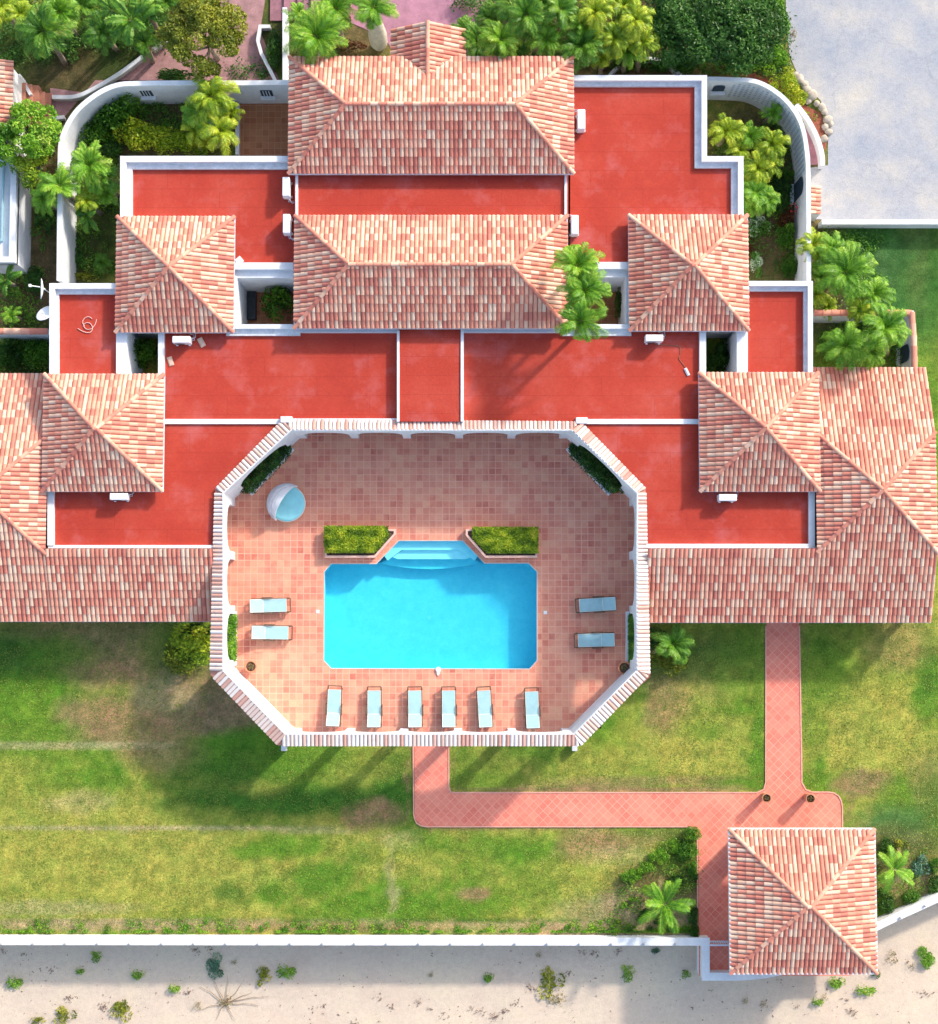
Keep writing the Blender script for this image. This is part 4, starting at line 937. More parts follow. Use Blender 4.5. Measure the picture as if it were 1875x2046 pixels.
for px, py, a, lb in ((537, 1210, -90+1.5, 'sun lounger left of the pool, upper of the two'), (540.5, 1264, -90-1, 'sun lounger left of the pool, lower of the two'),
                      (1194, 1208, 90+3.5, 'sun lounger right of the pool in shade, upper of the two'), (1191.5, 1279, 90+1.5, 'sun lounger right of the pool in shade, lower of the two')):
    p = W(px, py, 0.43); inst(lp, k, (p.x, p.y, 0.06), math.radians(a), 1, 'pale aqua '+lb, 'sun loungers on the patio'); k += 1
# round daybed with folding canopy
db = empty('round_daybed', (*q2(W(573.5, 1006, 0.4)), 0.06), 0, 'round daybed with turquoise cushion and white folding canopy, upper left of the pool', 'daybed')
m = MB(); m.lathe([(0.001, 0), (0.86, 0.0), (0.95, 0.08), (0.985, 0.22), (0.985, 0.34), (0.93, 0.36)], n=40); m.build('base', 'piping', db, smooth=True)
m = MB(); m.lathe([(0.93, 0.33), (0.955, 0.40), (0.93, 0.46), (0.80, 0.49), (0.001, 0.495)], n=40); m.build('cushion', 'turq', db, smooth=True)
ax = Vector((0.52, 0.85, 0)).normalized(); bx = Vector((-0.85, 0.52, 0)); m = MB(); R = []; ng = 22
for g_ in range(ng+1):
    ph = math.radians(2+76*g_/ng); row = []
    for q in range(25):
        th = math.pi*q/24; rr = 1.02+0.022*(g_ % 3 == 0)
        v = ax*math.cos(th)+(bx*math.cos(ph)+Vector((0, 0, 1))*math.sin(ph)*0.88)*math.sin(th)
        row.append(Vector((0, 0, 0.36))+v*rr)
    R.append(row)
m.rings(R, False, False); co = m.build('canopy', 'canopy', db, smooth=True, fix=False)
sm_ = co.modifiers.new('thickness', 'SOLIDIFY'); sm_.thickness = 0.015
for k in (0, 4, 8, 12, 16, 22):
    m = MB(); m.tube([tuple(Vector((0, 0, 0.36))+(v-Vector((0, 0, 0.36)))*1.02) for v in R[k]], 0.022, 6); m.build('canopy_hoop', 'gutter' if k < 22 else 'canopy', db)
# pots
def pot_proto(h, r):
    t = empty('terracotta_pot', (0, 0, 0)); m = MB()
    m.lathe([(0.001, 0), (r*0.62, 0.0), (r*0.78, h*0.3), (r*0.92, h*0.75), (r*0.93, h*0.86), (r*1.05, h*0.88), (r*1.07, h*0.98), (r*1.03, h), (r*0.86, h), (r*0.84, h*0.88), (r*0.8, h*0.84), (0.001, h*0.84)], n=28)
    m.build('pot', 'terra', t, smooth=False)
    m = MB(); m.lathe([(r*0.83, h*0.845), (r*0.5, h*0.87), (0.001, h*0.88)], n=18); m.build('soil', 'soil', t)
    m = MB(); rg = random.Random(4)
    for q in range(26):
        a = rg.random()*6.28; l = r*(0.25+0.5*rg.random()); x0_ = (rg.random()-.5)*r*0.7; y0_ = (rg.random()-.5)*r*0.7
        m.tube([(x0_, y0_, h*0.86), (x0_+math.cos(a)*l*0.4, y0_+math.sin(a)*l*0.4, h*0.86+0.12), (x0_+math.cos(a)*l*0.8, y0_+math.sin(a)*l*0.8, h*0.86+0.08)], [0.012, 0.009, 0.004], 4)
    m.build('plant', 'dry', t); tag(t, 'x', 'plant pot'); return t
pp = pot_proto(0.55, 0.31)
for i, (px, py, sc, lb) in enumerate(((501, 1332, 0.98, 'terracotta pot in the lower left corner of the patio'), (1248.5, 1335, 1.08, 'terracotta pot in the lower right corner of the patio'))):
    p = W(px, py, 0.6); inst(pp, i, (p.x, p.y, 0.062), i, sc, lb, 'pots on the patio')
pp = pot_proto(1.0, 0.235)
for i, (px, py, sc, lb) in enumerate(((1532.5, 1595, 1, 'tall terracotta pot on the path junction, left of the pair'), (1620, 1596, 1.02, 'tall terracotta pot on the path junction, right of the pair'))):
    p = W(px, py, 1.0); inst(pp, i, (p.x, p.y, 0.032), i, sc, lb, 'pots on the path')

# planters beside the pool steps
def planter(pts, lb):
    t = empty('planter', (0, 0, 0), 0, lb, 'planter'); P = WP(pts, 0.42)
    m = MB(); m.path(P, 0.11, 0.04, 0.42, True); m.build('kerb', M['planter'], t)
    m = MB(); m.prism(P, 0.05, 0.34); m.build('soil', 'soil', t); return t
M['planter'] = plain('salmon_render', (0.80, 0.50, 0.40), 0.85, 0.1, 4, 20, 0.2)
planter([(651, 1059), (789, 1059), (789, 1067), (749, 1112), (651, 1112)], 'low salmon planter left of the pool steps')
planter([(933, 1059), (1072, 1059), (1072, 1112), (971, 1112), (933, 1069)], 'low salmon planter right of the pool steps')
def wplanter(a, b, z, w_, lb):
    t = empty('planter', (0, 0, 0), 0, lb, 'planter'); P = WP([a, b], z); m = MB(); m.path(P, w_, 0.04, z); m.build('kerb', 'white', t)
    m = MB(); d = (Vector(P[1])-Vector(P[0])).normalized(); nn = Vector((-d.y, d.x))
    return t
wplanter((497, 985), (582, 893), 0.5, 0.35, 'white planter along the upper left slanted patio wall')
wplanter((1222, 985), (1137, 893), 0.5, 0.35, 'white planter along the upper right slanted patio wall')
wplanter((466, 1222), (466, 1330), 0.4, 0.3, 'white planter along the left patio wall near the loungers')
wplanter((1257, 1222), (1257, 1328), 0.4, 0.3, 'white planter along the right patio wall near the loungers')

# ================================================================= VEGETATION
def frond(mb, base, az, e0, L, rng, n=20, lw=0.05, ll=0.42, droop=1.5, t0=0.5, broad=False):
    p = Vector(base); seg = L/n; side0 = Vector((-math.sin(az), math.cos(az), 0)); pts = []; bend = (rng.random()-0.5)*0.5
    for k in range(n+1):
        s = k/n; e = e0-droop*s*s*0.9-0.25*s; a = az+bend*s
        d = Vector((math.cos(a)*math.cos(e), math.sin(a)*math.cos(e), math.sin(e))); pts.append((p.copy(), d)); p = p+d*seg
    mb.tube([q[0] for q in pts[::4]], [0.025*(1-0.7*k/(len(pts[::4])-1)) for k in range(len(pts[::4]))], 4, False)
    for _ in range(4*(len(pts[::4])-1)): mb.t[-1-_] = min(1, t0+0.35)
    for k in range(2, n+1):
        s = k/n; q, d = pts[k]; l = ll*math.sin(math.pi*(0.12+0.80*s))**0.75*(0.85+0.3*rng.random())
        for sg in (-1, 1):
            sd_ = d.cross(Vector((0, 0, 1)))
            if sd_.length < 0.05: sd_ = side0.copy()
            sd_.normalize(); sd_ *= sg; up = sd_.cross(d)*sg
            dirn = (sd_*0.80+d*(0.55+0.3*s)+Vector((0, 0, 0.12))).normalized()
            mid = q+dirn*l*0.5; tip = q+dirn*l+Vector((0, 0, -l*(0.22+0.3*rng.random())))
            dirn = (dirn+Vector((rng.gauss(0, .12), rng.gauss(0, .12), rng.gauss(0, .12)))).normalized(); wv = d*(lw*(0.7+0.6*rng.random()))
            t = t0+0.38*(rng.random()-0.5)+0.22*s-0.1
            mb.face([q-wv*0.5, q+wv*0.5, mid+wv*0.62, mid-wv*0.62], t)
            mb.face([mid-wv*0.62, mid+wv*0.62, tip], t+0.08)
def palm_mesh(seed, L=1.9, nf=16, lw=0.055, ll=0.5, t0=0.5, emin=0.15, emax=1.25, droop=1.3, n=20):
    rng = random.Random(seed); mb = MB()
    for k in range(nf):
        az = k*2.39996+rng.random()*0.9; f = k/nf; e0 = emin+(emax-emin)*f+0.3*(rng.random()-0.3)
        frond(mb, (0.05*math.cos(az), 0.05*math.sin(az), 0), az, e0, L*(0.68+0.42*rng.random())*(1-0.2*f), rng, n, lw, ll, droop, t0+0.25*(rng.random()-0.5))
    return mb
def leaf(mb, p, size, rng, t, up=0.6):
    n_ = Vector((rng.gauss(0, 1), rng.gauss(0, 1), abs(rng.gauss(0, 1))+up)).normalized()
    a = n_.cross(Vector((rng.random()-.5, rng.random()-.5, rng.random()-.5))); a.normalize(); b = n_.cross(a)
    s = size*(0.7+0.6*rng.random())
    mb.face([p-a*s, p-b*s*0.45, p+a*s, p+b*s*0.45], t)
def bush_mesh(seed, n, size=0.09, clumps=14, flat=0.6, t0=0.5, tv=0.45, spread=1.0, crad=0.42):
    """unit crown of radius about one: leaves gathered in clumps of uneven height"""
    rng = random.Random(seed); mb = MB(); C = []
    for k in range(clumps):
        a = rng.random()*6.28; r = math.sqrt(rng.random())*0.72*spread; z = flat*(1-0.6*r*r)*(0.55+0.5*rng.random())
        C.append((Vector((r*math.cos(a), r*math.sin(a), z)), crad*(0.65+0.6*rng.random()), t0+tv*(rng.random()-0.5)))
    for k in range(n):
        c, cr, t = C[rng.randrange(clumps)]
        v = Vector((rng.gauss(0, 1), rng.gauss(0, 1), rng.gauss(0, 1)*0.9+0.35)).normalized()*cr*(0.55+0.45*rng.random()**0.4)
        v.z *= 0.75; p = c+v
        if p.z < 0.02: p.z = 0.02+0.1*rng.random()
        leaf(mb, p, size, rng, t+0.25*(rng.random()-0.5))
    return mb
class Kind:
    def __init__(s, mk, mat, part='crown'): s.me = {}; s.mk = mk; s.mat = mat; s.part = part
    def get(s, v):
        if v not in s.me:
            mb = s.mk(v); o = mb.build(s.part, s.mat, fix=False); s.me[v] = o.data; bpy.data.objects.remove(o)
        return s.me[v]
K = {
 'palm': Kind(lambda v: palm_mesh(100+v, nf=26, t0=0.46, lw=0.042, ll=0.52, n=26), 'green'),
 'palmb': Kind(lambda v: palm_mesh(200+v, nf=24, t0=0.50, lw=0.042, ll=0.50, n=26), 'bright'),
 'palmy': Kind(lambda v: palm_mesh(300+v, nf=20, t0=0.45, lw=0.05, ll=0.48, n=24, droop=2.1, emax=1.4), 'yellow'),
 'areca': Kind(lambda v: palm_mesh(350+v, nf=24, t0=0.44, lw=0.04, ll=0.46, n=26, droop=1.7, emax=1.3), 'bright'),
 'dryf': Kind(lambda v: palm_mesh(430+v, nf=3, t0=0.45, lw=0.04, ll=0.35, n=18, droop=0.6, emin=-0.5, emax=-0.2), 'dry', 'dry_frond'),
 'banana': Kind(lambda v: palm_mesh(400+v, nf=8, t0=0.5, lw=0.17, ll=0.42, n=18, droop=1.4), 'green'),
 'dwarf': Kind(lambda v: palm_mesh(450+v, L=1.9, nf=11, t0=0.46, lw=0.045, ll=0.46, n=28, droop=0.9, emin=-0.05, emax=1.0), 'bright'),
 'bush': Kind(lambda v: bush_mesh(500+v, 1500, 0.075), 'bright', 'foliage'),
 'bushg': Kind(lambda v: bush_mesh(520+v, 1500, 0.08, t0=0.5), 'green', 'foliage'),
 'bushd': Kind(lambda v: bush_mesh(540+v, 1500, 0.08, t0=0.5), 'darkg', 'foliage'),
 'bushy': Kind(lambda v: bush_mesh(560+v, 1700, 0.07, clumps=18, t0=0.55), 'yellow', 'foliage'),
 'busho': Kind(lambda v: bush_mesh(570+v, 1500, 0.075, t0=0.5), 'olive', 'foliage'),
 'busht': Kind(lambda v: bush_mesh(580+v, 700, 0.10, clumps=9, t0=0.5, flat=0.35), 'teal', 'foliage'),
 'bushr': Kind(lambda v: bush_mesh(590+v, 1100, 0.08, t0=0.6), 'maroon', 'foliage'),
 'bushv': Kind(lambda v: bush_mesh(595+v, 1200, 0.085, t0=0.55, tv=0.7), 'varieg', 'foliage'),
 'weed': Kind(lambda v: bush_mesh(600+v, 260, 0.13, clumps=6, t0=0.6, flat=0.3, crad=0.5), 'bright', 'foliage'),
 'weedy': Kind(lambda v: bush_mesh(620+v, 260, 0.13, clumps=6, t0=0.6, flat=0.3, crad=0.5), 'olive', 'foliage'),
 'weedd': Kind(lambda v: bush_mesh(640+v, 300, 0.13, clumps=6, t0=0.6, flat=0.35, crad=0.5), 'darkg', 'foliage'),
 'sparse': Kind(lambda v: bush_mesh(660+v, 110, 0.10, clumps=7, t0=0.5, flat=0.2, crad=0.4), 'dry', 'foliage'),
}
def foliage(kind, v, parent, loc=(0, 0, 0), sc=(1, 1, 1), rz=0, mat=None):
    k = K[kind]; o = bpy.data.objects.new(k.part, k.get(v)); COL.objects.link(o); o.parent = parent; o.location = loc; o.scale = sc; o.rotation_euler = (0, 0, rz); return o
RV = random.Random(99)
def palm(px, py, rpx, zc, kind, lb, group=None, v=None, trunk='trunk', z0=0.0, lean=0.2, bottle=False, name='palm_tree'):
    c = W(px, py, zc); rm = rpx*S(zc); sc = rm/1.72; t = empty(name, (c.x, c.y, z0), 0, lb, 'palm', group)
    f_ = foliage(kind, RV.randrange(5) if v is None else v, t, (0, 0, zc-z0), (sc, sc*RV.uniform(0.88, 1.08), sc*RV.uniform(0.75, 1.05)), RV.random()*6.28); f_.rotation_euler.x = RV.uniform(-0.28, 0.28); f_.rotation_euler.y = RV.uniform(-0.28, 0.28)
    if rpx > 33 and kind != 'banana': foliage('dryf', RV.randrange(4), t, (0, 0, zc-z0-0.05), (sc*0.9, sc*0.9, sc), RV.random()*6.28)
    h = zc-z0; m = MB()
    if bottle:
        m.lathe([(0.30, 0), (0.48, h*0.12), (0.50, h*0.3), (0.38, h*0.55), (0.17, h*0.72), (0.15, h*0.74)], n=18); m.build('trunk', 'bottle', t, smooth=True)
        m = MB(); m.lathe([(0.15, h*0.74), (0.19, h*0.8), (0.12, h*0.96), (0.06, h)], n=14); m.build('crownshaft', 'shaft', t, smooth=True)
    else:
        a = RV.random()*6.28; rad = min(0.12, 0.05+0.02*h)
        m.tube([(lean*math.cos(a)*(1-k_/6)**2*0.8, lean*math.sin(a)*(1-k_/6)**2*0.8, h*k_/6) for k_ in range(7)], [rad*(1.35-0.5*k_/6) for k_ in range(7)], 9); m.build('trunk', trunk, t, smooth=True)
    return t
def shrub(px, py, rxp, ryp, h, kind, lb, group=None, z0=0.0, name='shrub', zc=None, v=None, cat='shrub', rz=None):
    zc = h*0.6+z0 if zc is None else zc; c = W(px, py, zc); t = empty(name, (c.x, c.y, z0), 0, lb, cat, group)
    s = S(zc)*0.93; foliage(kind, RV.randrange(4) if v is None else v, t, (0, 0, 0.0), (rxp*s, ryp*s, h/0.75), 0 if rz is None else rz)
    if h > 0.9:
        m = MB(); 
        for q in range(4):
            a = q*1.6+RV.random(); m.tube([(0.03*math.cos(a), 0.03*math.sin(a), -0.02), (0.15*math.cos(a), 0.15*math.sin(a), h*0.3), (0.35*rxp*s*math.cos(a), 0.35*ryp*s*math.sin(a), h*0.65)], [0.035, 0.025, 0.012], 5)
        m.build('stem', 'trunk', t)
    return t
def tree(px, py, rxp, ryp, z0c, hc, kind_mat, lb, n, seed, size=0.12, clumps=40, t0=0.5, tv=0.45, trunk_r=0.14):
    zc = z0c+hc*0.5; c = W(px, py, zc); t = empty('tree', (c.x, c.y, 0), 0, lb, 'tree'); s = S(zc); rng = random.Random(seed); mb = MB(); C = []
    RX, RY = rxp*s, ryp*s
    for k in range(clumps):
        a = rng.random()*6.28; r = math.sqrt(rng.random())*0.86; x = r*math.cos(a)*RX; y = r*math.sin(a)*RY
        z = z0c+hc*(0.25+0.75*math.sqrt(max(0, 1-r*r)))*(0.75+0.35*rng.random())-hc*0.15; cr = (0.30+0.25*rng.random())*min(1.5, max(0.9, RX*0.4))
        C.append((Vector((x, y, z)), cr, t0+tv*(rng.random()-0.5)))
    for k in range(n):
        cc, cr, tt = C[rng.randrange(clumps)]; v = Vector((rng.gauss(0, 1), rng.gauss(0, 1), rng.gauss(0, 1)*0.8+0.3)).normalized()*cr*(0.5+0.5*rng.random()**0.4); v.z *= 0.8
        leaf(mb, cc+v, size, rng, tt+0.25*(rng.random()-0.5))
    mb.build('crown', kind_mat, t, fix=False)
    m = MB(); m.tube([(0.1, 0.05, 0), (0.03, 0, z0c*0.5), (0, 0, z0c+hc*0.3)], [trunk_r*1.3, trunk_r, trunk_r*0.8], 10)
    for q in range(9):
        cc = C[q*clumps//9][0]; m.tube([(0, 0, z0c*0.6+0.1*q), tuple(cc*0.5+Vector((0, 0, z0c*0.3))), tuple(cc)], [trunk_r*0.6, trunk_r*0.4, trunk_r*0.12], 6)
    m.build('trunk', 'trunk', t); return t

# --- top left garden
palm(88, 62, 66, 4.2, 'palm', 'full green palm in the top left garden above the mauve path')
palm(5, 15, 45, 3.5, 'palmy', 'yellow green palm cut by the top left corner')
palm(262, 40, 72, 3.6, 'banana', 'dark banana palm with broad leaves left of the round olive tree', v=0)
palm(225, 22, 52, 3.2, 'banana', 'banana palm near the top edge, left of the larger banana palm', v=1)
palm(165, 12, 50, 2.6, 'palm', 'loose feathery palm between the left palm and the bananas at the top edge')
tree(408, 68, 100, 98, 2.2, 2.6, 'olive', 'round olive yellow tree in front of the left garden wall', 15000, 71, 0.085, 60, 0.56, 0.35)
shrub(360, 150, 55, 18, 0.9, 'bushd', 'dark shrub at the foot of the garden wall under the olive tree')
palm(335, 5, 40, 3.4, 'palm', 'green palm behind the olive tree at the top edge')
palm(632, 72, 72, 4.8, 'palmb', 'large bright palm overhanging the top left corner of the top hip roof', v=1)
palm(672, 18, 48, 4.4, 'palmb', 'smaller bright palm at the top edge left of the bottle palm')
palm(746, 14, 52, 5.2, 'palmb', 'bottle palm with swollen pale trunk beside the porch roof', bottle=True, v=2)
palm(598, 30, 34, 3.6, 'palmb', 'small bright palm beside the white side wall', v=3)
shrub(545, 100, 22, 45, 0.8, 'bushd', 'dark shrub strip between the kerb and the white side wall')
shrub(700, 92, 40, 18, 0.6, 'bushr', 'reddish low shrub under the palms above the top hip roof')
# --- top right jungle
for px, py, r, z, kd, lb in ((955, 85, 56, 3.6, 'palm', 'green palm leaning on the right side of the porch roof'), (1000, 78, 50, 4.6, 'palmb', 'bright palm with drooping fronds over the top hip roof'),
    (1050, 28, 58, 5.0, 'palm', 'tall green palm in the middle of the top right thicket'), (1092, 78, 44, 4.2, 'palmb', 'light green palm at the eave near the top right corner of the hip roof'),
    (1120, 18, 46, 4.8, 'palm', 'green palm at the top edge in the thicket'), (1165, 92, 56, 4.2, 'palm', 'green palm above the top right flat roof, beside the hip roof'),
    (1190, 25, 54, 4.8, 'palmy', 'yellow green palm at the top edge left of the dark tree'), (1225, 75, 50, 4.4, 'palmy', 'yellow green palm above the red roof, left of the kerb arc'),
    (1270, 40, 54, 4.8, 'palmy', 'yellow palm touching the dark broad tree'), (1285, 85, 40, 4.0, 'palmy', 'small yellow palm just above the grey semicircular kerb'),
    (1145, 55, 45, 4.0, 'banana', 'broad leaved plant in the thicket between two palms'), (1030, 100, 36, 3.2, 'palm', 'low dark palm at the roof eave in the thicket')):
    palm(px, py, r, z, kd, lb)
tree(1430, 60, 150, 88, 2.2, 2.6, 'darkg', 'broad dark green tree at the top beside the driveway', 21000, 72, 0.10, 80, 0.55, 0.45)
tree(1530, 20, 60, 60, 2.0, 1.8, 'bright', 'brighter green tree at the top edge against the driveway', 6000, 73, 0.09, 26, 0.42, 0.4)
tree(1340, 25, 60, 60, 2.4, 2.2, 'darkg', 'dark tree at the top edge right of the yellow palms', 6000, 74, 0.10, 26, 0.6, 0.4)
shrub(1365, 120, 60, 26, 1.4, 'bushg', 'green shrub mass below the broad dark tree'); shrub(1460, 125, 62, 26, 1.3, 'bushg', 'green shrub right of the mass below the broad dark tree')
shrub(1535, 115, 45, 38, 1.2, 'bush', 'light green shrub at the driveway edge under the trees'); shrub(1568, 165, 34, 36, 1.0, 'bushy', 'yellow green shrub above the curved right wall'); shrub(1592, 190, 24, 24, 0.8, 'bushy', 'small yellow shrub next to the boulders')
shrub(1320, 130, 30, 14, 0.8, 'bushd', 'small dark shrub behind the grey semicircular kerb'); shrub(1250, 120, 60, 20, 1.0, 'bushd', 'dark shrub band behind the top right parapet')
shrub(1612, 235, 22, 18, 0.4, 'weedy', 'low reddish green ground plant in the mulch by the boulders'); shrub(1585, 60, 12, 22, 0.6, 'sparse', 'sparse dry plant at the driveway edge'); 
# more of the thicket
for px, py, r, z, kd, lb in ((985, 35, 44, 3.4, 'palm', 'palm behind the porch roof at its right, near the forecourt edge'), (1015, 110, 38, 3.0, 'palmb', 'low bright palm touching the eave right of the porch'), (1075, 55, 48, 3.8, 'palm', 'dark palm between the tall palm and the eave in the thicket'),
    (1140, 110, 40, 3.0, 'palm', 'dark palm behind the parapet right of the hip roof'), (1165, 50, 46, 4.4, 'palmb', 'bright palm in the upper thicket beside the yellow palms'), (1205, 112, 38, 3.2, 'palmy', 'low yellow green palm right behind the parapet'),
    (1250, 15, 48, 4.4, 'palmy', 'yellow green palm at the very top edge'), (1255, 100, 36, 3.4, 'palmb', 'light palm left above the semicircular kerb'), (1085, 5, 46, 4.6, 'palmb', 'bright palm cut by the top edge over the thicket'), (930, 60, 34, 3.0, 'palm', 'small dark palm tight against the porch roof'),
    (1015, 8, 44, 4.0, 'palm', 'dark palm cut by the top edge beside the forecourt'), (1310, 60, 36, 3.6, 'palmy', 'yellow palm half under the dark tree')):
    palm(px, py, r, z, kd, lb)
for px, py, r, z, kd, lb in ((40, 28, 46, 3.4, 'palmy', 'yellowing palm between the corner palm and the full green palm'), (120, 25, 44, 3.2, 'palmb', 'bright palm at the top edge right of the full green palm'), (205, 62, 46, 3.0, 'palm', 'dark palm under the banana leaves'), (295, 18, 46, 3.6, 'banana', 'upright banana palm touching the olive tree'), (290, 85, 36, 2.6, 'palm', 'low dark palm over the mauve path')):
    palm(px, py, r, z, kd, lb)
for px, py, r, z, kd, lb in ((392, 262, 40, 2.2, 'palmy', 'small yellow palm over the white basin'), (462, 225, 36, 2.4, 'palmy', 'yellow palm leaning over the courtyard tiles'), (88, 395, 36, 2.8, 'palmb', 'bright palm outside the garden wall'), (212, 385, 34, 2.4, 'palmb', 'green palm left of the white parapet'),
    (1480, 300, 36, 1.9, 'palmy', 'yellow palm low beside the stepped parapet'), (1540, 330, 36, 2.0, 'palmy', 'yellow green palm near the middle of the curved wall'), (1490, 360, 34, 1.8, 'palmb', 'green palm tucked against the stepped parapet'), (1500, 410, 30, 1.7, 'palmb', 'green palm just above the variegated shrub'),
    (1660, 500, 44, 2.8, 'areca', 'feathery palm above left of the large one outside the wall'), (1720, 620, 38, 2.2, 'palmy', 'yellow green palm touching the tile capped wall'), (1628, 590, 30, 1.8, 'palmy', 'small yellow palm between roof parapet and garden wall')):
    palm(px, py, r, z, kd, lb)
def cover(name, regions, mat, lb, seed, size=0.075):
    rg = random.Random(seed); mb = MB()
    for (x0_, y0_, x1_, y1_, n_, hh) in regions:
        for k in range(n_):
            c = W(rg.uniform(x0_, x1_), rg.uniform(y0_, y1_), 0.2); nz = noise.noise(c*1.1+Vector((seed, 0, 0)))
            if nz < -0.15: continue
            cr = 0.12+0.14*rg.random(); tt = 0.5+0.4*nz; zt = hh*(0.4+0.9*max(0, nz+0.2))
            for q in range(22):
                leaf(mb, Vector((c.x+rg.gauss(0, cr), c.y+rg.gauss(0, cr), 0.03+zt*rg.random()**0.6)), size, rg, tt+0.3*(rg.random()-.5))
    return tag(mb.build(name, mat, fix=False), lb, 'ground cover', kind='stuff')
cover('undergrowth', [(905, -10, 1150, 108, 330, 0.9), (1150, -10, 1330, 138, 330, 1.0), (1330, 100, 1560, 145, 160, 0.8), (0, -10, 330, 95, 520, 0.9), (0, 95, 150, 120, 60, 0.5), (440, 130, 560, 160, 30, 0.4), (580, 0, 690, 105, 70, 0.5), (1540, 30, 1575, 150, 50, 0.6)], 'darkg', 'dark undergrowth below the palms along the top of the picture', 91)
cover('courtyard_undergrowth', [(160, 200, 460, 300, 260, 0.6), (140, 300, 235, 545, 120, 0.35), (1425, 250, 1590, 420, 260, 0.45), (1500, 420, 1595, 550, 40, 0.3), (1625, 470, 1760, 610, 200, 0.5), (1640, 640, 1810, 725, 150, 0.6), (0, 665, 95, 735, 120, 0.9), (0, 540, 90, 650, 60, 0.4), (60, 240, 110, 520, 60, 0.35)], 'green', 'green undergrowth filling the planted courtyards', 92)
cover('bed_ground_plants', [(1210, 1750, 1390, 1872, 60, 0.3), (1300, 1680, 1392, 1780, 55, 0.35), (1190, 1760, 1330, 1840, 22, 0.25), (1755, 1680, 1875, 1790, 60, 0.3)], 'green', 'loose low plants scattered over the sandy beds beside the pavilion', 93, 0.05)
# --- left courtyard
shrub(237, 222, 62, 50, 1.9, 'bushg', 'dark green round shrub inside the curved left wall'); shrub(268, 262, 44, 42, 1.7, 'bushy', 'yellow green shrub in front of the round dark shrub')
shrub(330, 278, 58, 34, 1.4, 'bushy', 'long yellow green shrub above the left flat roof parapet', v=1); shrub(390, 288, 50, 26, 1.2, 'bushy', 'yellow green shrub right of the long one above the parapet'); shrub(185, 265, 36, 40, 1.3, 'bushg', 'dark shrub against the curved left wall'); shrub(210, 295, 40, 22, 1.0, 'bushd', 'low dark shrub at the left parapet corner')
palm(425, 195, 62, 3.2, 'palmy', 'yellow palm hanging over the top of the left garden wall', v=0); palm(440, 262, 52, 2.8, 'palmy', 'yellow palm between the courtyard tiles and the shrubs', v=1); palm(405, 225, 48, 2.6, 'palmb', 'light green palm left of the yellow ones in the courtyard')
m = MB(); c = W(424, 250, 0.5); m.lathe([(0.001, 0), (0.42, 0), (0.45, 0.4), (0.36, 0.42), (0.30, 0.36), (0.001, 0.36)], n=24); tag(m.build('basin', 'white'), 'round white garden basin half hidden under the courtyard palms', 'basin').location = (c.x, c.y, 0.02)
m = MB(); m.path(WP([(474, 205), (474, 308)], 0.4), 0.2, -0.05, 0.4); tag(m.build('low_wall', 'white_worn'), 'low pale wall along the left side of the courtyard tiles', 'wall')
palm(180, 330, 58, 3.4, 'palmb', 'bright palm right of the left garden wall', v=0); palm(120, 372, 52, 3.6, 'palmb', 'bright palm crossing over the left garden wall', v=2); palm(172, 402, 34, 2.8, 'palmy', 'small yellowing palm below the crossing palm'); palm(176, 432, 38, 2.2, 'banana', 'broad leaved young palm above the left tower roof', v=2); palm(205, 355, 40, 3.0, 'palm', 'green palm at the corner of the left parapet')
shrub(165, 548, 30, 14, 0.5, 'weedy', 'ground plant at the foot of the small left parapet'); palm(205, 525, 22, 0.5, 'palm', 'tiny spiky dark plant beside the left tower roof', name='agave_plant'); shrub(150, 520, 22, 26, 0.5, 'weedd', 'low dark ground plant along the left garden wall')
tree(62, 262, 58, 62, 2.6, 2.0, 'bright', 'bright green tree between the neighbour\'s house and the garden wall', 5200, 75, 0.095, 26, 0.6, 0.4)
tree(8, 290, 28, 55, 2.6, 1.8, 'bright', 'green tree over the neighbour\'s parapet at the left edge', 2400, 76, 0.095, 14, 0.5, 0.4); tree(60, 330, 30, 40, 2.2, 1.6, 'yellow', 'small yellow green tree beside the neighbour\'s parapet', 1800, 77, 0.09, 12, 0.5, 0.4)
palm(12, 560, 42, 2.0, 'banana', 'banana plant at the left edge above the tile capped wall', v=3); palm(22, 630, 26, 1.4, 'areca', 'spiky pale palm at the left edge just above the tile capped wall'); shrub(65, 560, 28, 30, 0.8, 'bushd', 'dark shrub beside the satellite dishes'); shrub(80, 430, 26, 60, 0.6, 'weedd', 'low dark ground plants behind the left garden wall')
shrub(22, 705, 36, 34, 1.4, 'bushd', 'dark hedge bush at the left edge under the tile capped wall', v=0); shrub(72, 705, 30, 34, 1.3, 'bushg', 'green hedge bush beside the small left roof'); 
# --- light wells
shrub(556, 605, 36, 40, 2.2, 'bushg', 'green shrub filling the light well left of the middle hip roof'); shrub(284, 705, 32, 36, 2.2, 'bushg', 'dark green shrub in the small left light well'); shrub(1443, 707, 30, 36, 2.0, 'bushd', 'dark shrub in the small right light well'); shrub(1238, 605, 16, 38, 1.6, 'bushd', 'dark shrub in the light well left of the right tower')
for px, py, v, lb in ((1153, 532, 0, 'upper'), (1168, 580, 1, 'middle'), (1161, 640, 2, 'lower')):
    palm(px, py, 57, 6.6, 'palmb', 'bright green palm beside the middle hip roof, %s of the group of three' % lb, 'three palms in the right light well', v=v)
m = MB(); p = W(500, 605, 0.3); m.box(-0.32, 0.32, -0.9, 0.9, 0, 0.35); o = tag(m.build('planter_box', 'dark', bevel=0.03), 'dark planter box on the brown floor of the left light well', 'planter'); o.location = (p.x, p.y, 0.03)
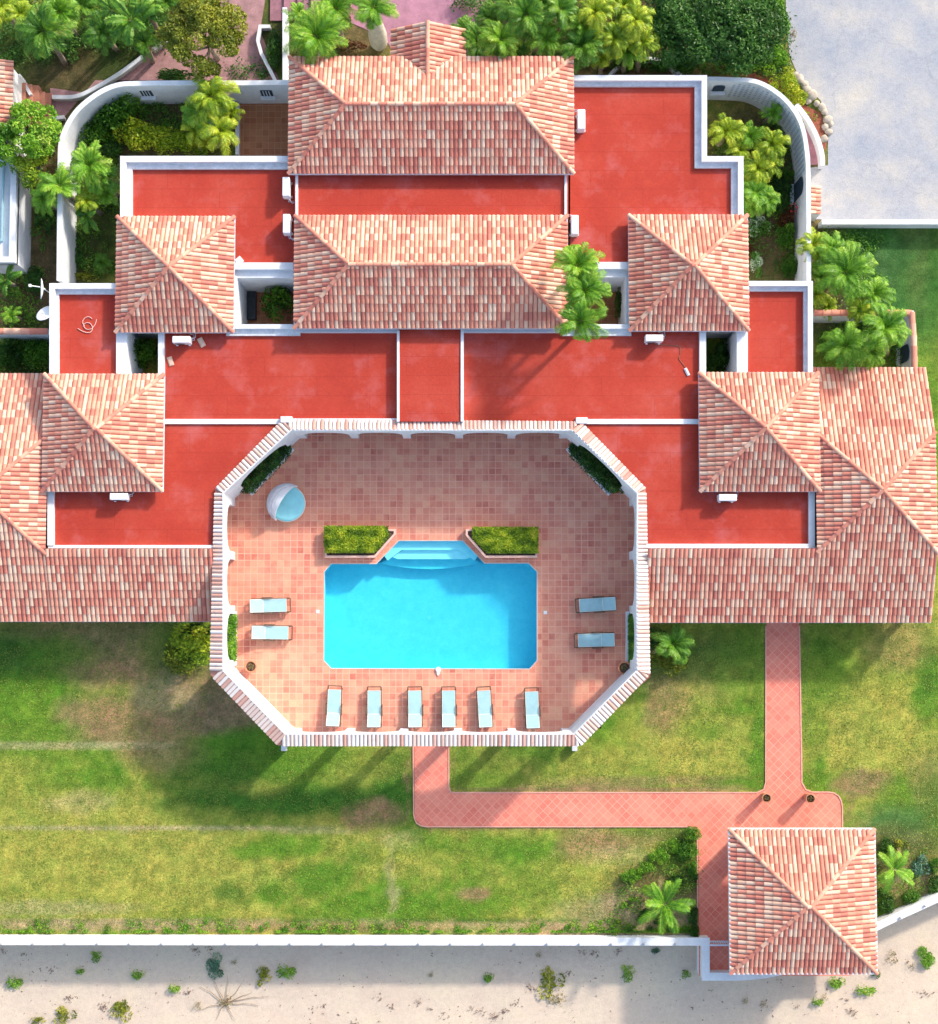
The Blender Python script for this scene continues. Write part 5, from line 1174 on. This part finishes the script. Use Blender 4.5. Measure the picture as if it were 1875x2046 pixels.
# --- right courtyard
for px, py, r, z, kd, lb in ((1452, 265, 48, 2.2, 'palmy', 'yellow palm beside the top right roof corner'), (1545, 290, 46, 2.4, 'palmy', 'yellow palm near the pierced curved wall'), (1515, 335, 44, 2.2, 'palmy', 'yellow green palm in the middle of the right courtyard'),
    (1545, 225, 26, 2.0, 'palmb', 'small green palm against the pierced wall'), (1500, 272, 34, 2.0, 'palmb', 'green palm between the two yellow palms in the right courtyard'), (1512, 385, 44, 2.0, 'palmb', 'bright green palm beside the stepped parapet'), (1535, 400, 34, 2.0, 'areca', 'feathery green palm left of the wall opening')):
    palm(px, py, r, z, kd, lb)
shrub(1512, 445, 28, 30, 0.9, 'bushv', 'variegated shrub with white flecks above the right tower roof'); shrub(1572, 435, 20, 22, 1.0, 'bushr', 'dark red leaved shrub by the right garden wall'); shrub(1572, 470, 24, 30, 1.0, 'bushg', 'green shrub below the dark red one by the right wall')
shrub(1514, 525, 16, 34, 0.9, 'bushv', 'variegated shrub against the right tower roof', v=1); shrub(1582, 535, 18, 26, 0.8, 'bushg', 'small green shrub at the lower end of the right garden wall'); shrub(1500, 495, 12, 12, 0.5, 'bushr', 'small reddish plant at the corner of the right tower roof'); shrub(1560, 375, 26, 50, 0.7, 'bushd', 'dark undergrowth along the right garden wall')
m = MB(); rg = random.Random(2)
for q in range(14): leaf(m, Vector((rg.gauss(0, .18), rg.gauss(0, .18), 0.9+rg.random()*.3)), 0.09, rg, 0.5)
o = m.build('red_flowers', 'redflower', fix=False); o.location = W(1583, 424, 0.0); tag(o, 'red blossoms over the dark red shrub by the right wall', 'flowers')
o['kind'] = 'stuff'
# --- outside right
palm(1690, 545, 66, 3.2, 'areca', 'large feathery palm right of the right garden wall', v=0); palm(1625, 490, 44, 2.6, 'palmy', 'yellow green palm just below the driveway wall corner'); palm(1745, 588, 48, 2.2, 'areca', 'feathery palm above the tile capped wall, lower right of the large one', v=1); palm(1652, 612, 32, 1.8, 'palmy', 'small yellow palm at the left end of the tile capped wall'); palm(1640, 555, 36, 2.2, 'palmb', 'green palm between the right wall and the large feathery palm')
palm(1768, 655, 62, 4.4, 'areca', 'tall palm spreading over the right end of the tile capped court', v=2); palm(1690, 692, 56, 3.0, 'areca', 'feathery palm in the left part of the tile capped court', v=3); palm(1740, 700, 44, 2.6, 'palmb', 'green palm in the middle of the tile capped court')
shrub(1612, 446, 1, 1, 0.2, 'weedd', 'tiny dark weed at the corner of the driveway wall') if False else None
# --- patio greenery
def hedge(name, poly, z0, h, n, mat, lb, seed, size=0.055, cat='hedge'):
    P = [Vector(p) for p in WP(poly, z0+h)]; xs = [p.x for p in P]; ys = [p.y for p in P]; rng = random.Random(seed); mb = MB(); cl = [(p.x, p.y) for p in P]
    ar = sum(cl[i][0]*cl[(i+1) % len(cl)][1]-cl[(i+1) % len(cl)][0]*cl[i][1] for i in range(len(cl)))
    if ar < 0: cl = cl[::-1]
    k = 0
    while k < n:
        x = rng.uniform(min(xs), max(xs)); y = rng.uniform(min(ys), max(ys)); dmin = 9
        for i in range(len(cl)):
            ax_, ay_ = cl[i]; bx_, by_ = cl[(i+1) % len(cl)]; L = math.hypot(bx_-ax_, by_-ay_); dmin = min(dmin, ((x-ax_)*(-(by_-ay_))+(y-ay_)*(bx_-ax_))/L)
        if dmin < -0.22*rng.random()**2: continue
        nz = noise.noise(Vector((x*2.2, y*2.2, seed))); top = h*(0.8+0.25*nz)*min(1, 0.6+dmin*2)
        z = z0+top*(0.25+0.75*rng.random()**0.35)
        leaf(mb, Vector((x, y, z)), size, rng, 0.5+0.35*nz+0.35*(rng.random()-0.5)+0.12*(z-z0)/h-0.06); k += 1
    o = mb.build('foliage', mat, None, fix=False); cx = (min(xs)+max(xs))/2; cy = (min(ys)+max(ys))/2
    t = empty(name, (cx, cy, 0), 0, lb, cat); o.parent = t; o.location = (-cx, -cy, 0)
    m = MB(); 
    for q in range(6): x = min(xs)+(max(xs)-min(xs))*(q+0.5)/6; m.tube([(x-cx, 0, z0-0.05), (x-cx+0.05, 0, z0+h*0.5)], 0.015, 5)
    if abs(max(xs)-min(xs)) > 2.5 and z0 < 0.5 and len(poly) >= 5: m.build('stem', 'trunk', t)
    return t
hedge('hedge', [(646, 1062), (652, 1050), (768, 1051), (777, 1064), (742, 1104), (652, 1104)], 0.34, 0.45, 9000, 'yellow', 'clipped yellow green hedge in the planter left of the pool steps', 81)
hedge('hedge', [(944, 1052), (1074, 1055), (1077, 1105), (979, 1104), (945, 1066)], 0.34, 0.45, 9000, 'yellow', 'clipped green hedge in the planter right of the pool steps', 82)
hedge('wall_hedge', [(462, 972), (556, 879), (580, 888), (574, 904), (496, 984)], 0.35, 0.7, 4200, 'darkg', 'dark trailing hedge along the upper left slanted wall of the patio', 83, 0.06)
hedge('wall_hedge', [(1258, 974), (1164, 882), (1138, 890), (1145, 908), (1224, 984)], 0.35, 0.7, 4200, 'darkg', 'dark trailing hedge along the upper right slanted wall of the patio', 84, 0.06)
hedge('wall_hedge', [(447, 1227), (468, 1230), (471, 1318), (449, 1322)], 0.35, 0.6, 2600, 'bright', 'bright green hedge in the planter on the left patio wall', 85, 0.06)
hedge('wall_hedge', [(1272, 1222), (1262, 1232), (1258, 1320), (1270, 1330)], 0.35, 0.6, 2400, 'green', 'shaded green hedge in the planter on the right patio wall', 86, 0.06)
# --- lawn side shrubs
shrub(385, 1285, 62, 52, 1.0, 'bushy', 'rounded yellow green shrub left of the patio wall, under the left wing'); shrub(365, 1310, 45, 38, 0.8, 'busho', 'olive shrub spreading below the rounded one by the left wing'); shrub(395, 1262, 40, 26, 0.7, 'bushd', 'dark shrub under the left wing eave by the patio wall')
palm(1345, 1288, 50, 1.6, 'palm', 'dark low palm under the right wing eave by the patio wall', v=2); shrub(1335, 1320, 42, 30, 0.8, 'busho', 'leafy olive shrub below the dark low palm by the right patio wall'); shrub(1312, 1275, 30, 24, 0.8, 'bushd', 'dark shrub between the patio wall and the low palm')
# --- corner garden beside the pavilion
palm(1328, 1808, 56, 1.5, 'dwarf', 'young palm with broad yellow green fronds left of the pavilion', v=0); palm(1787, 1738, 50, 1.4, 'dwarf', 'young yellow green palm right of the pavilion', v=1)
def LBL(i, side): return i
CG = [(1382, 1668, 22, 24, 0.6, 'bushg', 'green shrub in the corner of the path above the bed'), (1372, 1700, 26, 28, 0.6, 'bushg', 'green shrub along the path edge, second from the corner'), (1385, 1735, 14, 22, 0.5, 'bushg', 'narrow green shrub along the path edge'), (1350, 1692, 22, 20, 0.5, 'bush', 'bright shrub on the slanting row nearest the path corner'),
 (1318, 1712, 24, 22, 0.5, 'bush', 'bright shrub second down the slanting row'), (1292, 1738, 22, 22, 0.5, 'bush', 'bright shrub third down the slanting row'), (1262, 1752, 24, 20, 0.45, 'bush', 'bright shrub fourth down the slanting row'), (1350, 1758, 26, 14, 0.5, 'bushd', 'dark flat shrub above the young palm'), (1388, 1752, 12, 10, 0.4, 'bushd', 'small dark shrub jutting over the path edge'),
 (1385, 1830, 18, 26, 0.6, 'bushd', 'dark shrub at the path edge right of the young palm'), (1388, 1862, 16, 18, 0.6, 'bushd', 'dark shrub at the path edge near the beach wall'), (1250, 1812, 12, 12, 0.35, 'weed', 'small green weed, left of the young palm'), (1266, 1800, 12, 11, 0.35, 'weed', 'small green weed close above another, left of the young palm'), (1278, 1838, 12, 12, 0.35, 'weedd', 'small dark weed below left of the young palm'),
 (1260, 1858, 10, 10, 0.3, 'weedd', 'small dark weed near the beach wall, lower left of the palm'), (1298, 1858, 11, 10, 0.3, 'weedd', 'second small dark weed near the beach wall under the palm'), (1338, 1856, 14, 12, 0.4, 'weedd', 'dark weed right below the palm by the beach wall'), (1292, 1820, 16, 12, 0.4, 'bushd', 'dark low shrub touching the palm from below left'), (1235, 1846, 9, 9, 0.3, 'weed', 'green weed at the left end of the sandy bed'), (1320, 1840, 20, 12, 0.5, 'bushd', 'dark low shrub under the palm fronds')]
for a in CG: shrub(a[0], a[1], a[2]*0.9, a[3]*0.8, a[4], a[5], a[6], 'shrubs in the bed left of the pavilion', name='bed_shrub')
CR = [(1772, 1808, 18, 18, 0.5, 'bushd', 'dark shrub right of the pavilion near the curved wall'), (1822, 1795, 16, 18, 0.5, 'bushg', 'green shrub beside the curved wall right of the palm'), (1770, 1690, 14, 14, 0.5, 'bushd', 'small dark shrub above the right palm near the roof'), (1762, 1712, 12, 14, 0.4, 'bushg', 'green tuft between roof edge and right palm'), (1842, 1735, 20, 24, 0.5, 'busht', 'blue green shrub right of the right palm'), (1866, 1770, 14, 22, 0.5, 'bushd', 'dark shrub at the right edge above the curved wall'), (1800, 1690, 16, 10, 0.4, 'weedy', 'dry grassy tuft above the right palm'), (1762, 1785, 10, 12, 0.3, 'weedd', 'tiny dark weed between the pavilion and curved wall'), (1870, 1730, 12, 14, 0.5, 'bushg', 'green shrub at the right edge by the blue green one')]
for a in CR: shrub(a[0], a[1], a[2]*1.2, a[3]*1.2, a[4], a[5], a[6], 'shrubs right of the pavilion', name='bed_shrub')
# --- weeds along the inside of the beach wall: nobody could count the ground cover, one object
rg = random.Random(12); mb = MB()
for k in range(210):
    px = rg.uniform(-40, 1240) if k < 150 else rg.uniform(1180, 1390); py = 1872-rg.random()**1.6*(30 if k < 150 else 26); c = W(px, py, 0); cr = rg.uniform(0.1, 0.32); tt = rg.uniform(0.25, 0.75)
    for q in range(int(60*cr/0.2)):
        v = Vector((rg.gauss(0, cr*0.5), rg.gauss(0, cr*0.5), abs(rg.gauss(0, 0.09)))); p = c+v
        if p.y < bww[0][1]+0.26: p.y = bww[0][1]+0.26+rg.random()*0.1
        leaf(mb, p, 0.045, rg, tt+0.2*(rg.random()-.5))
tag(mb.build('border_weeds', 'bright', fix=False), 'green weeds and seedlings scattered along the inside of the beach wall', 'weeds', kind='stuff')
# short turf blades: relief for the lawn
rg = random.Random(13); mb = MB(); cc = []
for k in range(120000):
    px = rg.uniform(-60, 1920); py = rg.uniform(1225, 1880); 
    if 415 < px < 1305 and py < 1500: continue
    if (820 < px < 903 and py < 1652) or (820 < px < 1690 and 1580 < py < 1656) or (1525 < px < 1606 and py < 1600) or (1388 < px < 1760 and py > 1590): continue
    g_ = noise.noise(Vector((px*0.02, py*0.02, 4)))
    if g_ < rg.uniform(-0.45, 0.15): continue
    c = W(px, py, 0)
    if c.y < wall_y(c.x)+0.3: continue
    a = rg.random()*6.28; l = rg.uniform(0.04, 0.11); h_ = rg.uniform(0.02, 0.07)
    d = Vector((math.cos(a)*l, math.sin(a)*l, 0)); s_ = Vector((-math.sin(a), math.cos(a), 0))*0.018
    mb.face([c-s_, c+s_, c+d+Vector((0, 0, h_))], 0.45+0.5*(rg.random()-0.5)); cc.append(lawn_col(c.x, c.y) if False else None)
M['blades'] = leafmat('turf_blades', [(0, (0.05, 0.12, 0.012)), (0.35, (0.13, 0.22, 0.02)), (0.65, (0.28, 0.32, 0.04)), (1, (0.42, 0.40, 0.09))], 0.2)
tag(mb.build('grass', 'blades', fix=False), 'short turf blades over the lawns', 'grass', kind='stuff')

# --- boulders between mulch and driveway
rg = random.Random(3)
RK = [(1598, 158, 11), (1608, 168, 9), (1612, 178, 10), (1622, 190, 12), (1616, 200, 8), (1643, 213, 9), (1648, 222, 8), (1655, 238, 9), (1660, 246, 7), (1650, 253, 8), (1657, 262, 7), (1648, 276, 8), (1590, 148, 7), (1633, 206, 7)]
RL = ['topmost', 'second', 'third', 'fourth and largest', 'fifth', 'sixth', 'seventh', 'eighth', 'ninth', 'tenth', 'eleventh', 'lowest', 'smallest, apart above the row', 'small one in the gap of the row']
for i, (px, py, r) in enumerate(RK):
    m = MB(); R = []; s = r*S(0.2); sx_ = rg.uniform(0.85, 1.2)
    for k in range(7):
        ph = -math.pi/2+math.pi*k/6; R.append([])
        for q in range(10):
            th = 2*math.pi*q/10; v = Vector((math.cos(th)*math.cos(ph)*sx_, math.sin(th)*math.cos(ph), math.sin(ph)*0.7)); n_ = 1+0.28*noise.noise(v*1.7+Vector((i*5, 0, 0))); v = v*n_*s; R[-1].append((v.x, v.y, v.z+s*0.45))
    m.rings(R); o = m.build('boulder', 'rock', smooth=True); p = W(px, py, 0.15); o.location = (p.x, p.y, 0.0)
    tag(o, 'pale boulder edging the driveway, %s' % (RL[i]+(' from the top' if i in (1, 2, 4, 5, 6, 7, 8, 9, 10) else '')), 'boulder', 'boulders edging the driveway')
# --- beach plants
ZS = -1.18
BS = [(27, 1965, 17, 18, 'weed', 'bright green tuft near the left edge of the sand'), (187, 1914, 14, 12, 'weed', 'bright green tuft close under the beach wall, left part'), (158, 1942, 9, 10, 'weed', 'small two lobed green tuft left of the tall gap in the wall shade'), (275, 1953, 14, 14, 'weed', 'yellow green tuft in the middle left sand'), (347, 1977, 12, 13, 'weed', 'green tuft below and right of the yellow green one'),
 (428, 1934, 23, 26, 'busht', 'blue green round shrub on the sand'), (520, 1955, 18, 22, 'weedy', 'brownish yellow shrub right of the blue green one'), (571, 1943, 20, 20, 'weed', 'round yellow green shrub right of the brownish one'), (240, 2015, 22, 28, 'weedy', 'large brownish green shrub near the bottom edge'), (125, 2032, 24, 18, 'weedy', 'olive shrub cut by the bottom edge, left'), (68, 2042, 18, 8, 'weedy', 'low olive shrub at the bottom edge, far left'), (392, 2012, 11, 12, 'sparse', 'small sparse tuft left of the twiggy shrub'),
 (452, 2003, 20, 16, 'sparse', 'sparse twiggy shrub with long dry runners'), (468, 1923, 9, 8, 'sparse', 'tiny grey tuft beside the blue green shrub'), (977, 1959, 11, 14, 'weed', 'narrow yellow green tuft in the middle of the sand'), (862, 1949, 7, 8, 'sparse', 'tiny yellow tuft left of the narrow one'), (1098, 1965, 28, 30, 'weedy', 'large olive shrub right of centre on the sand'), (1115, 1995, 26, 20, 'sparse', 'dry sprawling part of a shrub below the large olive one'), (1078, 1908, 9, 10, 'sparse', 'tiny tuft close below the wall, above the large olive shrub'),
 (1251, 1947, 17, 18, 'weed', 'bright green tuft left of the wall corner'), (1373, 1950, 9, 10, 'weed', 'small green tuft beside the wall corner'), (1312, 1902, 10, 7, 'busht', 'tiny blue green plant under the wall'), (1675, 1970, 17, 17, 'weed', 'green round shrub below the pavilion, left of a pair'), (1732, 1981, 21, 15, 'weed', 'green round shrub below the pavilion, right of a pair'), (1636, 2004, 12, 11, 'weed', 'small green tuft below the pavilion, lower left'), (1650, 1996, 8, 7, 'sparse', 'tiny dry tuft touching the small green one below the pavilion'),
 (1851, 1915, 20, 24, 'bush', 'dense bright green shrub near the right edge of the sand'), (1822, 1930, 10, 12, 'sparse', 'grey dry tuft left of the dense green shrub'), (1783, 1915, 16, 20, 'sparse', 'sparse yellow plant right of the pavilion'), (1750, 1948, 12, 10, 'weedd', 'dark low plant at the lower right corner of the pavilion'), (1492, 2000, 9, 12, 'sparse', 'sparse dry tuft on the sand below the wall corner'), (1528, 2010, 10, 8, 'sparse', 'second sparse dry tuft on the sand below the wall corner')]
for a in BS: shrub(a[0], a[1], a[2]*1.05, a[3]*1.05, 0.35, a[4], a[5], 'plants growing on the sand', z0=ZS-0.02, name='beach_plant', zc=-0.95, cat='beach plant')
# dry runners of the twiggy shrub
m = MB(); rg = random.Random(8); c0 = (452, 2003)
for (ex, ey) in ((400, 1972), (425, 1955), (455, 1950), (505, 1982), (400, 2018), (470, 2040), (520, 2010), (540, 1990), (430, 2040), (485, 1965)):
    P = [W(c0[0]+(ex-c0[0])*k/5+rg.uniform(-2, 2), c0[1]+(ey-c0[1])*k/5+rg.uniform(-2, 2), ZS+0.05) for k in range(6)]; m.tube(P, [0.02, 0.018, 0.015, 0.012, 0.01, 0.006], 5)
tag(m.build('dry_runners', 'dead'), 'thin dry runners radiating over the sand from the twiggy shrub', 'dry stems')
# seaweed crumbs: countless flecks
m = MB(); rg = random.Random(9)
spots = [(8, 1900, 3), (47, 1907, 3), (390, 1900, 6), (420, 1897, 4), (103, 1940, 3), (140, 1996, 6), (205, 2015, 5), (373, 1985, 7), (205, 2010, 5), (1190, 1905, 5), (1235, 1900, 4), (1165, 1903, 4), (1060, 1975, 6), (1135, 1945, 7), (785, 2012, 3), (835, 2003, 4), (862, 2017, 3), (945, 2018, 4), (965, 2025, 4), (990, 2032, 10), (1010, 2020, 6), (1030, 2005, 5), (887, 2030, 3), (710, 2045, 4), (645, 2015, 3), (620, 2018, 2), (760, 1994, 3), (1700, 2020, 4), (1705, 2025, 6), (1560, 1962, 2), (1420, 1980, 1), (1690, 1998, 3), (1850, 1985, 6), (1595, 2012, 2)]
for x, y, n_ in spots:
    for k in range(n_*3):
        c = W(x+rg.gauss(0, 5), y+rg.gauss(0, 4), ZS+0.03); a = rg.random()*6.28; l = rg.uniform(0.03, 0.10)
        l *= 0.8; m.tube([c, c+Vector((math.cos(a)*l, math.sin(a)*l, 0.01)), c+Vector((math.cos(a+.7)*l*1.8, math.sin(a+.7)*l*1.8, 0))], [0.008, 0.013, 0.005], 4)
for k in range(420):
    c = W(rg.uniform(-20, 1890), rg.uniform(1900, 2060), ZS+0.02)
    if c.y > wall_y(c.x)-0.5: continue
    r_ = rg.uniform(0.012, 0.035); m.tube([c, c+Vector((rg.gauss(0, r_*1.5), rg.gauss(0, r_*1.5), 0.01))], r_*0.6, 4)
tag(m.build('seaweed', 'seaweed'), 'dark dry seaweed and litter flecks scattered over the sand', 'seaweed', kind='stuff')
